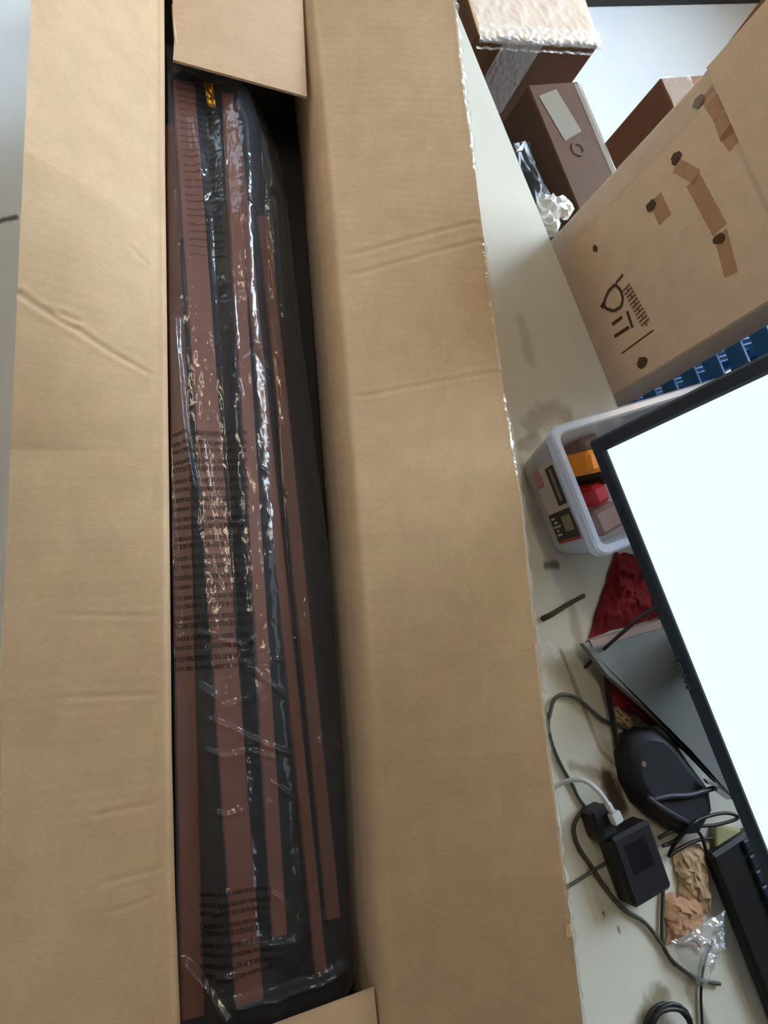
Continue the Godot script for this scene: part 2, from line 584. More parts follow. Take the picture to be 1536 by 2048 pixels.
func dent(x: float, z: float, lines: Array) -> float:
	var y := 0.0
	for k in lines.size():
		var d := off_line(Vector2(x, z), lines[k])
		y += (0.0013 * exp(-d * d / 0.000005) - 0.0005 * exp(-pow(d - 0.005, 2) / 0.000008)) * (1.0 if k < 4 else 0.3)
	return -y

func flap_point(s: float, t: float, hinge: Array, free: Array, side: float, lines: Array, wob: FastNoiseLite) -> Vector3:
	var z := lerpf(Z0, Z1, t)
	var h := along(hinge, z)
	var f := along3(free, z)
	var e := f.x + 0.0006 * wob.get_noise_1d(z * 9000.0) * smoothstep(0.95, 1.0, s)
	if s < 0.16:                                  # the rounded fold at the rim, carrying on the wall
		var k := s / 0.16
		var g := k * PI / 2.0
		var r := 0.016 if side > 0.0 else 0.008
		return Vector3(h + side * r * (-cos(g) if side > 0.0 else 1.0 - cos(g)), RIM - r + r * sin(g) - 0.02 * pow(1.0 - k, 3), z)
	if side < 0.0:
		h -= 0.008
	var k2 := (s - 0.16) / 0.84
	var x := lerpf(h, e, k2)
	var bow := 0.004 * wob.get_noise_2d(z * 120.0, 40.0 * k2) * k2 + 0.0025 * sin(PI * k2)
	return Vector3(x, lerpf(RIM, f.y, k2) + bow + dent(x, z, lines) * smoothstep(0.0, 0.1, k2), z)

func build_carton() -> void:
	var base := Vector3(0.11, 0.75, -0.23)
	var o := thing("open_carton", "long brown cardboard carton lying open, its side flaps spread out wide", "carton", base)
	var off := -base
	var st := mb()
	var lx := func(z: float) -> float: return along(hinge_l, z) - 0.002
	var rx := func(z: float) -> float: return along(hinge_r, z) - 0.016
	sheet(st, func(s, t): return Vector3(lerpf(lx.call(lerpf(Z0, Z1, t)), 0.012, s), lerpf(0.895, 0.752, s), lerpf(Z0, Z1, t)), 4, 40, 0.004, Vector3.RIGHT)
	sheet(st, func(s, t): return Vector3(rx.call(lerpf(Z0, Z1, t)) + 0.012 * s, lerpf(0.895, 0.752, s), lerpf(Z0, Z1, t)), 4, 40, 0.004, Vector3.LEFT)
	span(st, Vector3(0.008, 0.7505, Z0), Vector3(0.228, 0.7545, Z1))
	span(st, Vector3(0.008, 0.7545, Z0 - 0.004), Vector3(0.224, 0.905, Z0))
	span(st, Vector3(0.008, 0.7545, Z1), Vector3(0.224, 0.905, Z1 + 0.004))
	obj("body", st, M.kraft, o, off)
	var wob := noise(0.01, 3, 4)
	st = mb()
	sheet(st, func(s, t): return flap_point(s, t, hinge_r, free_r, 1.0, creases_r, wob), 44, 800, 0.004, Vector3.UP)
	obj("flap", st, M.kraft, o, off).set_meta("label", "right side flap with two close creases across it")
	st = mb()
	sheet(st, func(s, t): return flap_point(s, t, hinge_l, free_l, -1.0, creases_l, wob), 44, 800, 0.004, Vector3.UP)
	obj("flap", st, M.kraft, o, off).set_meta("label", "left side flap with one long slanting crease")
	# the short end flaps
	var far_a := Vector3(0.0274, 0.915, -0.7206)
	var far_b := Vector3(0.191, 0.915, -0.7039)
	st = mb()
	sheet(st, func(s, t):
		var x := lerpf(far_a.x + 0.002 * sin(t * 9.0), far_b.x, s)
		var z := lerpf(lerpf(far_a.z, far_b.z, s), Z0, t)
		return Vector3(x, lerpf(0.915, 0.93, t) + 0.003 * sin(PI * t) * sin(PI * s), z), 20, 24, 0.004, Vector3.UP)
	obj("end_flap", st, M.kraft_dull, o, off)
	st = mb()
	tube(st, smoothed([Vector3(0.0283, 0.917, -0.798), Vector3(0.0296, 0.917, -0.7617), Vector3(0.0318, 0.915, -0.7425), Vector3(0.0368, 0.913, -0.7234)]), 0.0016, 6)
	obj("torn_liner", st, M.kraft_edge, o, off)
	var near_a := Vector3(0.0197, 0.915, 0.3407)
	var near_b := Vector3(0.2051, 0.915, 0.3199)
	st = mb()
	sheet(st, func(s, t):
		var x := lerpf(near_a.x, near_b.x + 0.004 * t, s)
		var z := lerpf(lerpf(near_a.z, near_b.z, s), Z1, t)
		return Vector3(x, lerpf(0.915, 0.928, t), z), 20, 16, 0.004, Vector3.UP)
	obj("end_flap", st, M.kraft_dull, o, off)
	# strips of clear tape still hanging from the cut edges
	var ragged := noise(0.02, 4, 9)
	for part in [[-0.95, -0.60], [-0.30, -0.02], [0.0, 0.36], [-0.5, -0.33]]:
		var a: float = part[0]
		var b: float = part[1]
		st = mb()
		sheet(st, func(s, t):
			var z := lerpf(a, b, t)
			var wide := 0.006 + 0.004 * ragged.get_noise_1d(z * 2500.0) + 0.002 * ragged.get_noise_1d(z * 9000.0)
			var f := along3(free_r, z)
			return Vector3(f.x + 0.0005 + wide * s - 0.004 * (1.0 - s), f.y + 0.0008 - 0.006 * s * s + 0.0015 * ragged.get_noise_2d(z * 4000.0, s * 50.0), z), 5, 110, 0.0, Vector3.UP)
		obj("tape_strip", st, M.tape_clear, o, off)
	for part in [[-0.20, 0.20]]:
		st = mb()
		sheet(st, func(s, t):
			var z := lerpf(part[0], part[1], t)
			var wide := 0.004 + 0.003 * ragged.get_noise_1d(z * 2500.0)
			var f := along3(free_l, z)
			return Vector3(f.x - wide * s + 0.003 * (1.0 - s), f.y + 0.0008 - 0.005 * s * s, z), 4, 80, 0.0, Vector3.UP)
		obj("tape_strip", st, M.tape_clear, o, off)
	# the little tear at the right flap's edge
	st = mb()
	var tear := Vector3(0.3766, 1, 0.2673)
	sheet(st, func(s, t): return tear + Vector3(0.006 * s - 0.002 * t, 0.004 * sin(PI * s) + 0.003 * t, 0.010 * t - 0.004 * s), 6, 6, 0.0012, Vector3.UP)
	obj("torn_edge", st, M.kraft_edge, o, off)

# ---------------------------------------------------------------- slats in their clear bag
var film_edge: Array = [Vector2(0.1017, -0.791), Vector2(0.1313, -0.7655), Vector2(0.1571, -0.7229), Vector2(0.1726, -0.6667), Vector2(0.1803, -0.5949), Vector2(0.1835, -0.5207), Vector2(0.1889, -0.4276), Vector2(0.196, -0.3245), Vector2(0.2015, -0.2255), Vector2(0.2079, -0.1181), Vector2(0.2131, -0.0097), Vector2(0.2186, 0.0937), Vector2(0.2211, 0.1814), Vector2(0.2197, 0.2442), Vector2(0.2165, 0.3146), Vector2(0.2078, 0.3425), Vector2(0.1943, 0.3592)]
# each slat: its two ends, width, height, label
var slats := [
	[Vector3(0.0412, 0.878, -0.7292), Vector3(0.0887, 0.878, 0.325), 0.0275, 0.016, "brown slat running down the middle-left of the bag, over the printed warnings"],
	[Vector3(0.0955, 0.884, -0.7171), Vector3(0.1197, 0.884, 0.2687), 0.0150, 0.016, "brown slat under the bag's bright ridge, crossing over the slat on its right"],
	[Vector3(0.1039, 0.866, -0.7238), Vector3(0.1642, 0.866, 0.3178), 0.0125, 0.014, "slim brown slat slanting right beneath its neighbour, reaching the bag's lower end"],
	[Vector3(0.1404, 0.849, -0.5718), Vector3(0.1838, 0.849, 0.2746), 0.016, 0.014, "dim brown slat lying deepest at the bag's right side"],
	[Vector3(0.0294, 0.848, -0.6863), Vector3(0.0362, 0.848, 0.3393), 0.022, 0.016, "shaded brown slat along the left side flap's edge"],
]
var film_noise := noise(0.006, 3, 31)
var film_fine := noise(0.02, 2, 33)
var folds := [
	[[Vector2(0.0271, -0.3996), Vector2(0.0278, -0.362), Vector2(0.0306, -0.3252), Vector2(0.0337, -0.2711), Vector2(0.04, -0.2242), Vector2(0.045, -0.1953)], 0.009, 0.0035],
	[[Vector2(0.1562, -0.5814), Vector2(0.1579, -0.5172), Vector2(0.159, -0.4685), Vector2(0.1622, -0.4279)], 0.006, 0.005],
	[[Vector2(0.125, -0.7133), Vector2(0.1426, -0.6601), Vector2(0.1549, -0.6104)], 0.008, 0.009],
	[[Vector2(0.088, -0.6782), Vector2(0.0893, -0.5638), Vector2(0.0922, -0.4955), Vector2(0.0939, -0.4291), Vector2(0.0955, -0.3647)], 0.002, 0.002],
	[[Vector2(0.0996, -0.3448), Vector2(0.1189, -0.3633), Vector2(0.1485, -0.383)], 0.003, 0.0025],
	[[Vector2(0.1151, -0.3726), Vector2(0.1263, -0.3542), Vector2(0.1374, -0.3345)], 0.0035, 0.002],
	[[Vector2(0.0933, -0.3268), Vector2(0.0985, -0.3085)], 0.003, 0.002],
	[[Vector2(0.1447, -0.3652), Vector2(0.1481, -0.3461)], 0.003, 0.002],
	[[Vector2(0.1184, -0.2193), Vector2(0.1323, -0.2094), Vector2(0.1519, -0.1916)], 0.0025, 0.002],
	[[Vector2(0.1321, -0.276), Vector2(0.1589, -0.2789)], 0.002, 0.0016],
	[[Vector2(0.0327, -0.0336), Vector2(0.0481, -0.0378), Vector2(0.0687, -0.0287), Vector2(0.0949, -0.0206), Vector2(0.1037, -0.0291)], 0.0025, 0.002],
	[[Vector2(0.0943, -0.0032), Vector2(0.1201, 0.0225), Vector2(0.1463, 0.0458), Vector2(0.1703, 0.0638)], 0.0025, 0.0018],
	[[Vector2(0.0565, 0.0527), Vector2(0.0817, 0.0653), Vector2(0.1021, 0.0775), Vector2(0.128, 0.0904), Vector2(0.1598, 0.1042), Vector2(0.1978, 0.1189)], 0.003, 0.0022],
	[[Vector2(0.0697, 0.2223), Vector2(0.0621, 0.2347), Vector2(0.0498, 0.2461), Vector2(0.0354, 0.262)], 0.004, 0.003],
	[[Vector2(0.0461, 0.0174), Vector2(0.0596, 0.0287)], 0.004, 0.003],
	[[Vector2(0.0721, 0.0415), Vector2(0.0984, 0.0337), Vector2(0.1176, 0.0196)], 0.002, 0.002],
	[[Vector2(0.0854, 0.2705), Vector2(0.1101, 0.2728), Vector2(0.1354, 0.2742)], 0.003, 0.003],
	[[Vector2(0.0753, 0.321), Vector2(0.0998, 0.3207), Vector2(0.1247, 0.3244), Vector2(0.1609, 0.3226), Vector2(0.1879, 0.314)], 0.009, 0.004],
	[[Vector2(0.0512, -0.678), Vector2(0.0564, -0.6287), Vector2(0.0588, -0.5973)], 0.004, 0.004],
	[[Vector2(0.061, -0.5594), Vector2(0.0826, -0.5873), Vector2(0.0894, -0.6132)], 0.003, 0.002],
	[[Vector2(0.1124, -0.5604), Vector2(0.1426, -0.5367)], 0.002, 0.0015],
	[[Vector2(0.1397, -0.5044), Vector2(0.1477, -0.44), Vector2(0.151, -0.4)], 0.002, 0.003],
	[[Vector2(0.1763, 0.0871), Vector2(0.1985, 0.1001), Vector2(0.2088, 0.12)], 0.004, 0.004],
	[[Vector2(0.055, -0.2523), Vector2(0.0571, -0.223), Vector2(0.0609, -0.197)], 0.003, 0.002],
	[[Vector2(0.0279, -0.0264), Vector2(0.0406, -0.0151), Vector2(0.0536, -0.0195)], 0.003, 0.003],
	[[Vector2(0.1117, -0.7357), Vector2(0.1037, -0.6814)], 0.003, 0.002],
	[[Vector2(0.0508, 0.0819), Vector2(0.0708, 0.0916), Vector2(0.0965, 0.088), Vector2(0.1172, 0.0953)], 0.003, 0.002],
	[[Vector2(0.0942, 0.1555), Vector2(0.1048, 0.1473), Vector2(0.1129, 0.1386)], 0.0025, 0.002],
	[[Vector2(0.1188, 0.122), Vector2(0.1366, 0.1367), Vector2(0.1521, 0.1486)], 0.002, 0.0018],
	[[Vector2(0.0594, 0.1436), Vector2(0.0717, 0.1486), Vector2(0.0844, 0.1445)], 0.002, 0.0018],
	[[Vector2(0.1382, 0.2555), Vector2(0.1535, 0.2652), Vector2(0.1747, 0.2657)], 0.002, 0.002],
	[[Vector2(0.0937, -0.154), Vector2(0.0666, -0.1599), Vector2(0.0476, -0.1489)], 0.002, 0.002],
	[[Vector2(0.1294, -0.0033), Vector2(0.1403, -0.0014), Vector2(0.1542, -0.0026)], 0.003, 0.0018],
	[[Vector2(0.0285, 0.2809), Vector2(0.0515, 0.3118), Vector2(0.0653, 0.3342)], 0.005, 0.004],
	[[Vector2(0.112, 0.2247), Vector2(0.1219, 0.2334), Vector2(0.129, 0.2462)], 0.003, 0.002],
	[[Vector2(0.0559, 0.2958), Vector2(0.0798, 0.2961), Vector2(0.0897, 0.2892)], 0.003, 0.002],
]

func film_y(x: float, z: float) -> float:
	var h := 0.866
	var floor_y := 0.0
	for b: Array in slats:
		var p: Vector3 = b[0]
		var q: Vector3 = b[1]
		var t := clampf((z - p.z) / (q.z - p.z), 0.0, 1.0)
		var d := maxf(0.0, absf(x - lerpf(p.x, q.x, t)) - float(b[2]) / 2.0 + 0.001)
		var dz := maxf(0.0, maxf(p.z - z, z - q.z))
		if d <= 0.001 and dz <= 0.0:
			floor_y = maxf(floor_y, lerpf(p.y, q.y, t) + 0.0015)
		h = maxf(h, lerpf(p.y, q.y, t) + 0.0022 - minf(0.03, d * d * 20.0) - dz * dz * 12.0)
	h += 0.020 * smoothstep(-0.40, -0.62, z) * smoothstep(0.08, 0.12, x)
	var w := lerpf(0.0034, 0.0016, smoothstep(-0.55, -0.2, z)) * (1.0 - absf(film_noise.get_noise_2d(x * 1600.0, z * 420.0)) * 2.2) + 0.0007 * film_fine.get_noise_2d(x * 2200.0, z * 900.0)
	var p2 := Vector2(x, z)
	for f: Array in folds:
		var line: Array = f[0]
		var lo: float = minf(line[0].y, line[-1].y) - 0.03
		var hi: float = maxf(line[0].y, line[-1].y) + 0.03
		if z > lo and z < hi:
			var d := off_line(p2, line)
			w += float(f[1]) * (1.5 if line[0].y > -0.15 else 1.0) * maxf(0.0, 1.0 - d / (1.8 * float(f[2])))
	var e := clampf((along(film_edge, z) - x) / lerpf(0.085, 0.045, smoothstep(-0.5, -0.15, z)), 0.0, 1.0)
	return maxf(lerpf(0.818, h + maxf(w, -0.001), sqrt(1.0 - (1.0 - e) * (1.0 - e))), floor_y)

func build_bag() -> void:
	var st := mb()
	var plan: Array = [Vector2(0.0145, 0.47), Vector2(0.0145, -0.955)]
	for z: float in [-0.955, -0.7, -0.45, -0.2, 0.05, 0.25, 0.47]:
		plan.append(Vector2(along(hinge_r, z) - 0.0105, z))
	slabbed(st, plan, 0.7555, 0.810, 0.002)  # added black block: darkens the gaps between slats, standing in for shade
	tag(obj("gap_dark_block", st, M.gap_black), "black packing block added to darken the gaps beneath the slats", "filler")
	for b: Array in slats:
		var p: Vector3 = b[0]
		var q: Vector3 = b[1]
		var d: Vector3 = (q - p).normalized()
		var right := Vector3.UP.cross(d).normalized()
		var o := thing("slat", b[4], "slat", (p + q) / 2.0, 0.0, "brown slats in the clear bag")
		var bs := Basis(right, d.cross(right), d)
		st = mb()
		cbox(st, Vector3(0, -float(b[3]) / 2.0, 0), Vector3(b[2], b[3], p.distance_to(q)), 0.0015, bs)
		obj("bar", st, M.slat_brown, o)
		for e: Vector3 in [p, q]:
			st = mb()
			cbox(st, Vector3(0, -float(b[3]) / 2.0, 0) + (e - (p + q) / 2.0), Vector3(float(b[2]) * 0.96, float(b[3]) * 0.96, 0.004), 0.0012, bs)
			obj("end_cap", st, M.rod_black, o)
	st = mb()
	tube(st, [Vector3(0.0389, 0.872, -0.5071), Vector3(0.0411, 0.872, -0.4282), Vector3(0.0454, 0.872, -0.3385)], 0.005, 12)
	tag(obj("rod", st, M.rod_black), "short black round rod beside the upper part of the middle-left slat", "rod")
	st = mb()
	var gold := Vector3(0.0711, 0.884, -0.708)
	var gn := noise(0.05, 2, 2)
	sheet(st, func(s, t): return gold + Vector3((s - 0.5) * 0.010 + 0.004 * t, 0.004 * gn.get_noise_2d(s * 60.0, t * 60.0), (t - 0.5) * 0.035), 6, 14, 0.0006, Vector3.UP)
	tag(obj("foil_strip", st, M.brass), "small crumpled gold strip at the far end of the bag", "strip")
	# the film itself
	var base := Vector3(0.11, 0.865, -0.2)
	var o := thing("plastic_bag", "long clear plastic bag with printed warnings, wrapped over the brown slats", "bag", base)
	var zt: float = film_edge[0].y
	var zb: float = film_edge[-1].y + 0.03
	st = mb()
	sheet(st, func(s, t):
		var z := lerpf(zt, zb, t)
		var xr := along(film_edge, minf(z, film_edge[-1].y))
		var x := lerpf(0.0215, xr, s)
		var y := film_y(x, z)
		y = lerpf(y, 0.845 + 0.01 * s, smoothstep(film_edge[-1].y - 0.02, zb, z))
		return Vector3(x, y, z), 120, 560, 0.0, Vector3.UP)
	obj("film", st, M.film, o, -base)
	var lines := [
		"WARNING: TO AVOID DANGER OF SUFFOCATION", "KEEP THIS PLASTIC BAG AWAY FROM BABIES", "AND CHILDREN. DO NOT USE IN CRIBS, BEDS,", "CARRIAGES OR PLAYPENS. THIS IS NOT A TOY",
		"ATTENTION: POUR EVITER LES RISQUES", "GARDER CE SAC HORS DE PORTEE DES BEBES", "ACHTUNG: ERSTICKUNGSGEFAHR. BEUTEL VON", "KINDERN FERNHALTEN. KEIN SPIELZEUG",
	]
	print_block(o, -base, lines, Vector3(0.0226, 0.88, -0.2584), 0.081, Vector3(0.0196, 0.88, 0.0116).z, 25, 0.0)
	print_block(o, -base, lines, Vector3(0.0321, 0.88, -0.7326), 0.040, Vector3(0.029, 0.88, -0.4743).z, 26, 0.014)
	print_block(o, -base, lines, Vector3(0.0432, 0.88, 0.2224), 0.068, Vector3(0.0416, 0.88, 0.3059).z, 9, 0.0)

func print_block(o: Node3D, off: Vector3, lines: Array, at: Vector3, wide: float, z_end: float, rows: int, lean: float) -> void:
	var st := mb()
	var font := SystemFont.new()
	font.font_names = PackedStringArray(["Droid Sans"])
	font.font_weight = 700
	for k in rows:
		var tm := TextMesh.new()
		tm.font = font
		tm.text = lines[k % lines.size()]
		tm.font_size = 16
		tm.pixel_size = 0.01
		tm.depth = 0.0
		tm.curve_step = 8.0
		var box := tm.get_aabb()
		var f := wide / box.size.x
		var z := lerpf(at.z, z_end, (k + (0.1 if k % 2 else 0.0)) / rows)
		var arr := tm.surface_get_arrays(0)
		var v: PackedVector3Array = arr[Mesh.ARRAY_VERTEX]
		var ix: PackedInt32Array = arr[Mesh.ARRAY_INDEX]
		for i in range(0, ix.size(), 3):
			var q: Array = []
			for c in 3:
				var p := v[ix[i + c]]
				var x := at.x + lean * k / rows + (p.x - box.position.x) * f
				var zz := z - (p.y - box.position.y) * f * 1.6
				q.append(Vector3(x, film_y(x, zz) + 0.0006, zz))
			face(st, q, q[0] - Vector3.UP)
	var t := obj("printed_warning", st, M.ink, o, off)
	t.set_meta("label", "rows of small black warning print")

# ---------------------------------------------------------------- monitor
func build_monitor() -> void:
	var a := Vector3(0.5531, 0.96, -0.083)
	var tilt := deg_to_rad(6.4)
	var wide := 0.63
	var tall := 0.375
	var base := Vector3(a.x + 0.20, 0.75, a.z + wide / 2.0)
	var o := roomy("monitor", "large black monitor with a blank white screen facing the carton", "monitor", base)
	var b := Basis(Vector3(cos(tilt), -sin(tilt), 0), Vector3(sin(tilt), cos(tilt), 0), Vector3(0, 0, 1))
	var low := a - base + Vector3(0, 0, wide / 2.0)       # middle of the lower front edge
	var at := func(x: float, y: float, z: float) -> Vector3: return low + b * Vector3(x, y, z)
	var rim := 0.019
	var st := mb()
	cbox(st, at.call(0.012, rim / 2.0, 0), Vector3(0.024, rim, wide), 0.003, b)
	cbox(st, at.call(0.012, tall - 0.007, 0), Vector3(0.024, 0.014, wide), 0.003, b)
	for s: float in [-1, 1]:
		cbox(st, at.call(0.012, tall / 2.0, s * (wide / 2.0 - 0.009)), Vector3(0.024, tall - 0.02, 0.018), 0.003, b)
	obj("bezel", st, M.bezel, o)
	st = mb()
	cbox(st, at.call(0.012, tall / 2.0, 0), Vector3(0.012, tall - 0.03, wide - 0.03), 0.0, b)
	obj("screen", st, M.screen_white, o)
	st = mb()
	cbox(st, at.call(0.028, tall / 2.0, 0), Vector3(0.012, tall - 0.01, wide - 0.01), 0.003, b)
	cbox(st, at.call(0.044, tall / 2.0, 0), Vector3(0.022, tall * 0.55, wide * 0.5), 0.01, b)
	obj("back_cover", st, M.back_plastic, o)
	st = mb()
	cbox(st, Vector3(0.005, 0.22, 0), Vector3(0.024, 0.42, 0.06), 0.005)
	cbox(st, Vector3(-0.058, 0.40, 0), Vector3(0.12, 0.04, 0.055), 0.004)
	obj("stand_neck", st, M.back_plastic, o)
	st = mb()
	cbox(st, Vector3(0.008, 0.006, 0.0), Vector3(0.078, 0.012, 0.22), 0.004)
	obj("stand_base", st, M.back_plastic, o)
	# the maker's name on the lower bezel
	var tm := TextMesh.new()
	var font := SystemFont.new()
	font.font_names = PackedStringArray(["Droid Sans"])
	font.font_weight = 700
	tm.font = font
	tm.text = "Lenovo"
	tm.font_size = 16
	tm.pixel_size = 0.01
	tm.depth = 0.04
	var box := tm.get_aabb()
	var mi := MeshInstance3D.new()
	mi.name = "maker_name"
	mi.mesh = tm
	mi.material_override = M.logo_grey
	var f := 0.040 / box.size.x
	mi.transform = Transform3D(Basis(b * Vector3(0, 0, 1) * f, b * Vector3(0, 1, 0) * f, b * Vector3(-1, 0, 0) * f), at.call(-0.0002, 0.0055, -0.020))
	o.add_child(mi)
	var l := AreaLight3D.new()
	l.name = "screen_light"
	l.area_size = Vector2(wide - 0.05, tall - 0.05)
	l.light_energy = 0.01
	l.light_color = Color(0.93, 1.0, 1.0)
	l.shadow_enabled = true
	l.transform = Transform3D(Basis(b * Vector3(0, 0, 1), b * Vector3(0, 1, 0), b * Vector3(1, 0, 0)).rotated(b.y, PI), at.call(-0.012, tall / 2.0, 0))
	l.transform.basis = Basis(b * Vector3(0, 0, -1), b * Vector3(0, 1, 0), b * Vector3(1, 0, 0))
	o.add_child(l)

# ---------------------------------------------------------------- cartons standing past the worktop
func stroke(st: SurfaceTool, line: Array, u: float, wide: float) -> void:      # a printed line on a face that looks along -u; points are (w, h)
	for i in line.size() - 1:
		var a: Vector2 = line[i]
		var b: Vector2 = line[i + 1]
		var n := (b - a).orthogonal().normalized() * wide / 2.0
		var q: Array = []
		for p: Vector2 in [a + n, b + n, b - n, a - n]:
			q.append(Vector3(u, p.y, p.x))
		face(st, q, (q[0] + q[2]) / 2.0 + Vector3(1, 0, 0))

func blob(st: SurfaceTool, mid: Vector2, rx: float, ry: float, u: float, s: int) -> void:
	var q: Array = []
	var n := noise(0.5, 2, s)
	for k in 14:
		var g := TAU * k / 14.0
		var r := 1.0 + 0.35 * n.get_noise_1d(k * 2.0)
		q.append(Vector3(u, mid.y + ry * r * sin(g), mid.x + rx * r * cos(g)))
	face(st, q, Vector3(u + 1, mid.y, mid.x))

func build_far_boxes() -> void:
	# the tall printed carton
	var lo := Vector3(0.843, 0, -0.478)
	var hi := Vector3(0.985, 1.10, -0.177)
	var base := Vector3((lo.x + hi.x) / 2.0, 0, (lo.z + hi.z) / 2.0)
	var o := roomy("tall_carton", "tall brown carton with a big printed logo, standing at the worktop's edge by the monitor", "carton", base)
	var st := mb()
	span(st, lo, hi, 0.003)
	obj("body", st, M.kraft_pale, o, -base)
	st = mb()
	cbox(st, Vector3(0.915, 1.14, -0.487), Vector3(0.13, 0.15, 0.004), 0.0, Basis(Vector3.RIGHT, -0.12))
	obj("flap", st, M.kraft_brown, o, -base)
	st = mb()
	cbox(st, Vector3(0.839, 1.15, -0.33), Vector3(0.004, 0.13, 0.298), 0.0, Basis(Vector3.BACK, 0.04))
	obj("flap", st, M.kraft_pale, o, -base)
	st = mb()
	var u := 0.8424
	for e: Array in [[Vector2(-0.263, 0.763), Vector2(-0.2615, 0.8001)], [Vector2(-0.2824, 0.7681), Vector2(-0.2823, 0.7945)], [Vector2(-0.2853, 0.8091), Vector2(-0.2567, 0.8061)]]:
		stroke(st, e, u, 0.0055)
	stroke(st, [Vector2(-0.3169, 0.7673), Vector2(-0.3254, 0.7752), Vector2(-0.3324, 0.789), Vector2(-0.3338, 0.8071), Vector2(-0.3204, 0.8133), Vector2(-0.3057, 0.811), Vector2(-0.2977, 0.8011), Vector2(-0.299, 0.7835), Vector2(-0.3094, 0.7709), Vector2(-0.3169, 0.7673)], u, 0.0055)
	stroke(st, [Vector2(-0.317, 0.7603), Vector2(-0.3211, 0.7698)], u, 0.008)
	stroke(st, [Vector2(-0.3347, 0.8103), Vector2(-0.3381, 0.8302)], u, 0.004)
	obj("printed_logo", st, M.print_brown, o, -base)
	st = mb()
	var row: Array = [Vector2(-0.3203, 0.826), Vector2(-0.2491, 0.8347)]
	var d: Vector2 = (row[1] - row[0])
	var side := d.orthogonal().normalized()
	for k in 11:
		var p: Vector2 = row[0] + d * (k + 0.5) / 11.0
		stroke(st, [p - side * 0.010, p + side * 0.010], u, 0.0035)
		if k % 2 == 0:
			stroke(st, [p, p + d / 11.0], u, 0.003)
	obj("small_print", st, M.print_faint, o, -base)
	st = mb()
	stroke(st, [Vector2(-0.2318, 0.7631), Vector2(-0.2341, 0.8437)], u, 0.0025)
	obj("printed_line", st, M.print_brown, o, -base)
	for q: Array in [[[Vector2(-0.2001, 0.7968)][0], 0.009, 0.013, 3], [[Vector2(-0.4052, 0.7971)][0], 0.006, 0.006, 4]]:
		st = mb()
		blob(st, q[0], q[1], q[2], u, q[3])
		obj("stamped_mark", st, M.print_brown, o, -base)
	var k := 5
	for p: Vector2 in [Vector2(-0.4546, 1.057), Vector2(-0.4195, 0.9949), Vector2(-0.3927, 0.928), Vector2(-0.2875, 1.006)]:
		k += 1
		st = mb()
		blob(st, p, 0.007, 0.010, u - 0.0002, k)
		obj("stamped_mark", st, M.print_brown, o, -base)
	for q: Array in [[[Vector2(-0.456, 1.07), Vector2(-0.419, 1.075), Vector2(-0.3888, 1.072)], 0.022], [[Vector2(-0.4126, 0.9896), Vector2(-0.3757, 1.013)], 0.02], [[Vector2(-0.3779, 1.005), Vector2(-0.2966, 1.012)], 0.026], [[Vector2(-0.3975, 0.9398), Vector2(-0.3605, 0.9404)], 0.026], [[Vector2(-0.2938, 1.011), Vector2(-0.2364, 1.001)], 0.022], [[Vector2(-0.399, 1.077), Vector2(-0.3743, 1.081)], 0.030]]:
		st = mb()
		stroke(st, q[0], 0.8422, q[1])
		obj("amber_tape", st, M.amber_tape, o, -base)
	st = mb()
	sheet(st, func(s, t): return Vector3(0.8418 - 0.0006 * sin(s * 9.0 + t * 30.0), lerpf(0.55, 1.09, t), lerpf(-0.477, -0.444, s)), 12, 60, 0.0, Vector3.LEFT)
	obj("clear_tape", st, M.tape_clear, o, -base)
	# the slim box with a white label on its top
	lo = Vector3(0.988, 0, -0.838)
	hi = Vector3(1.116, 0.65, -0.500)
	base = Vector3((lo.x + hi.x) / 2.0, 0, (lo.z + hi.z) / 2.0)
	o = roomy("slim_box", "slim brown box with a pale label and a ring mark on its narrow top", "carton", base)
	st = mb()
	span(st, lo, hi, 0.003)
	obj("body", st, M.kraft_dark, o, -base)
	st = mb()
	var q4: Array = [Vector3(1.003, 0.651, -0.8097), Vector3(1.052, 0.651, -0.8224), Vector3(1.071, 0.651, -0.7244), Vector3(1.021, 0.651, -0.7065)]
	face(st, q4, q4[0] - Vector3.UP)
	obj("label", st, M.label_dull, o, -base)
	st = mb()
	var rc := Vector3(1.045, 0.6525, -0.6859)
	for i in 20:
		var g0 := TAU * i / 20.0
		var g1 := TAU * (i + 1) / 20.0
		var c0 := Vector3(cos(g0), 0, sin(g0))
		var c1 := Vector3(cos(g1), 0, sin(g1))
		face(st, [rc + c0 * 0.011, rc + c1 * 0.011, rc + c1 * 0.016, rc + c0 * 0.016], rc - Vector3.UP)
	obj("ring_mark", st, M.print_brown, o, -base)
	st = mb()
	sheet(st, func(s, t): return Vector3(1.100 + 0.018 * s, 0.6525 - 0.02 * smoothstep(0.85, 1.0, s), lerpf(-0.83, -0.51, t)), 6, 20, 0.0, Vector3.UP)
	obj("clear_tape", st, M.tape_clear, o, -base)
	# the box wrapped in clear tape at the back
	base = Vector3(1.123, 0.6, -1.058) + Vector3(0.02, -0.60, -0.10)
	o = thing("wrapped_box", "brown box wrapped in glossy clear tape, farthest back beside the worktop", "carton", room * base, TURN - 0.10)
	st = mb()
	cbox(st, Vector3(-0.005, 0.30, 0.008), Vector3(0.315, 0.60, 0.34), 0.006)
	obj("body", st, M.kraft_brown, o)  # darker kraft paints the shade on the faces turned from the light
	st = mb()
	cbox(st, Vector3(-0.005, 0.6005, 0.008), Vector3(0.308, 0.003, 0.333), 0.001)
	obj("lit_top", st, M.kraft_pale, o)  # pale cap paints the daylight falling on the top
	var wn := noise(0.02, 3, 77)
	st = mb()
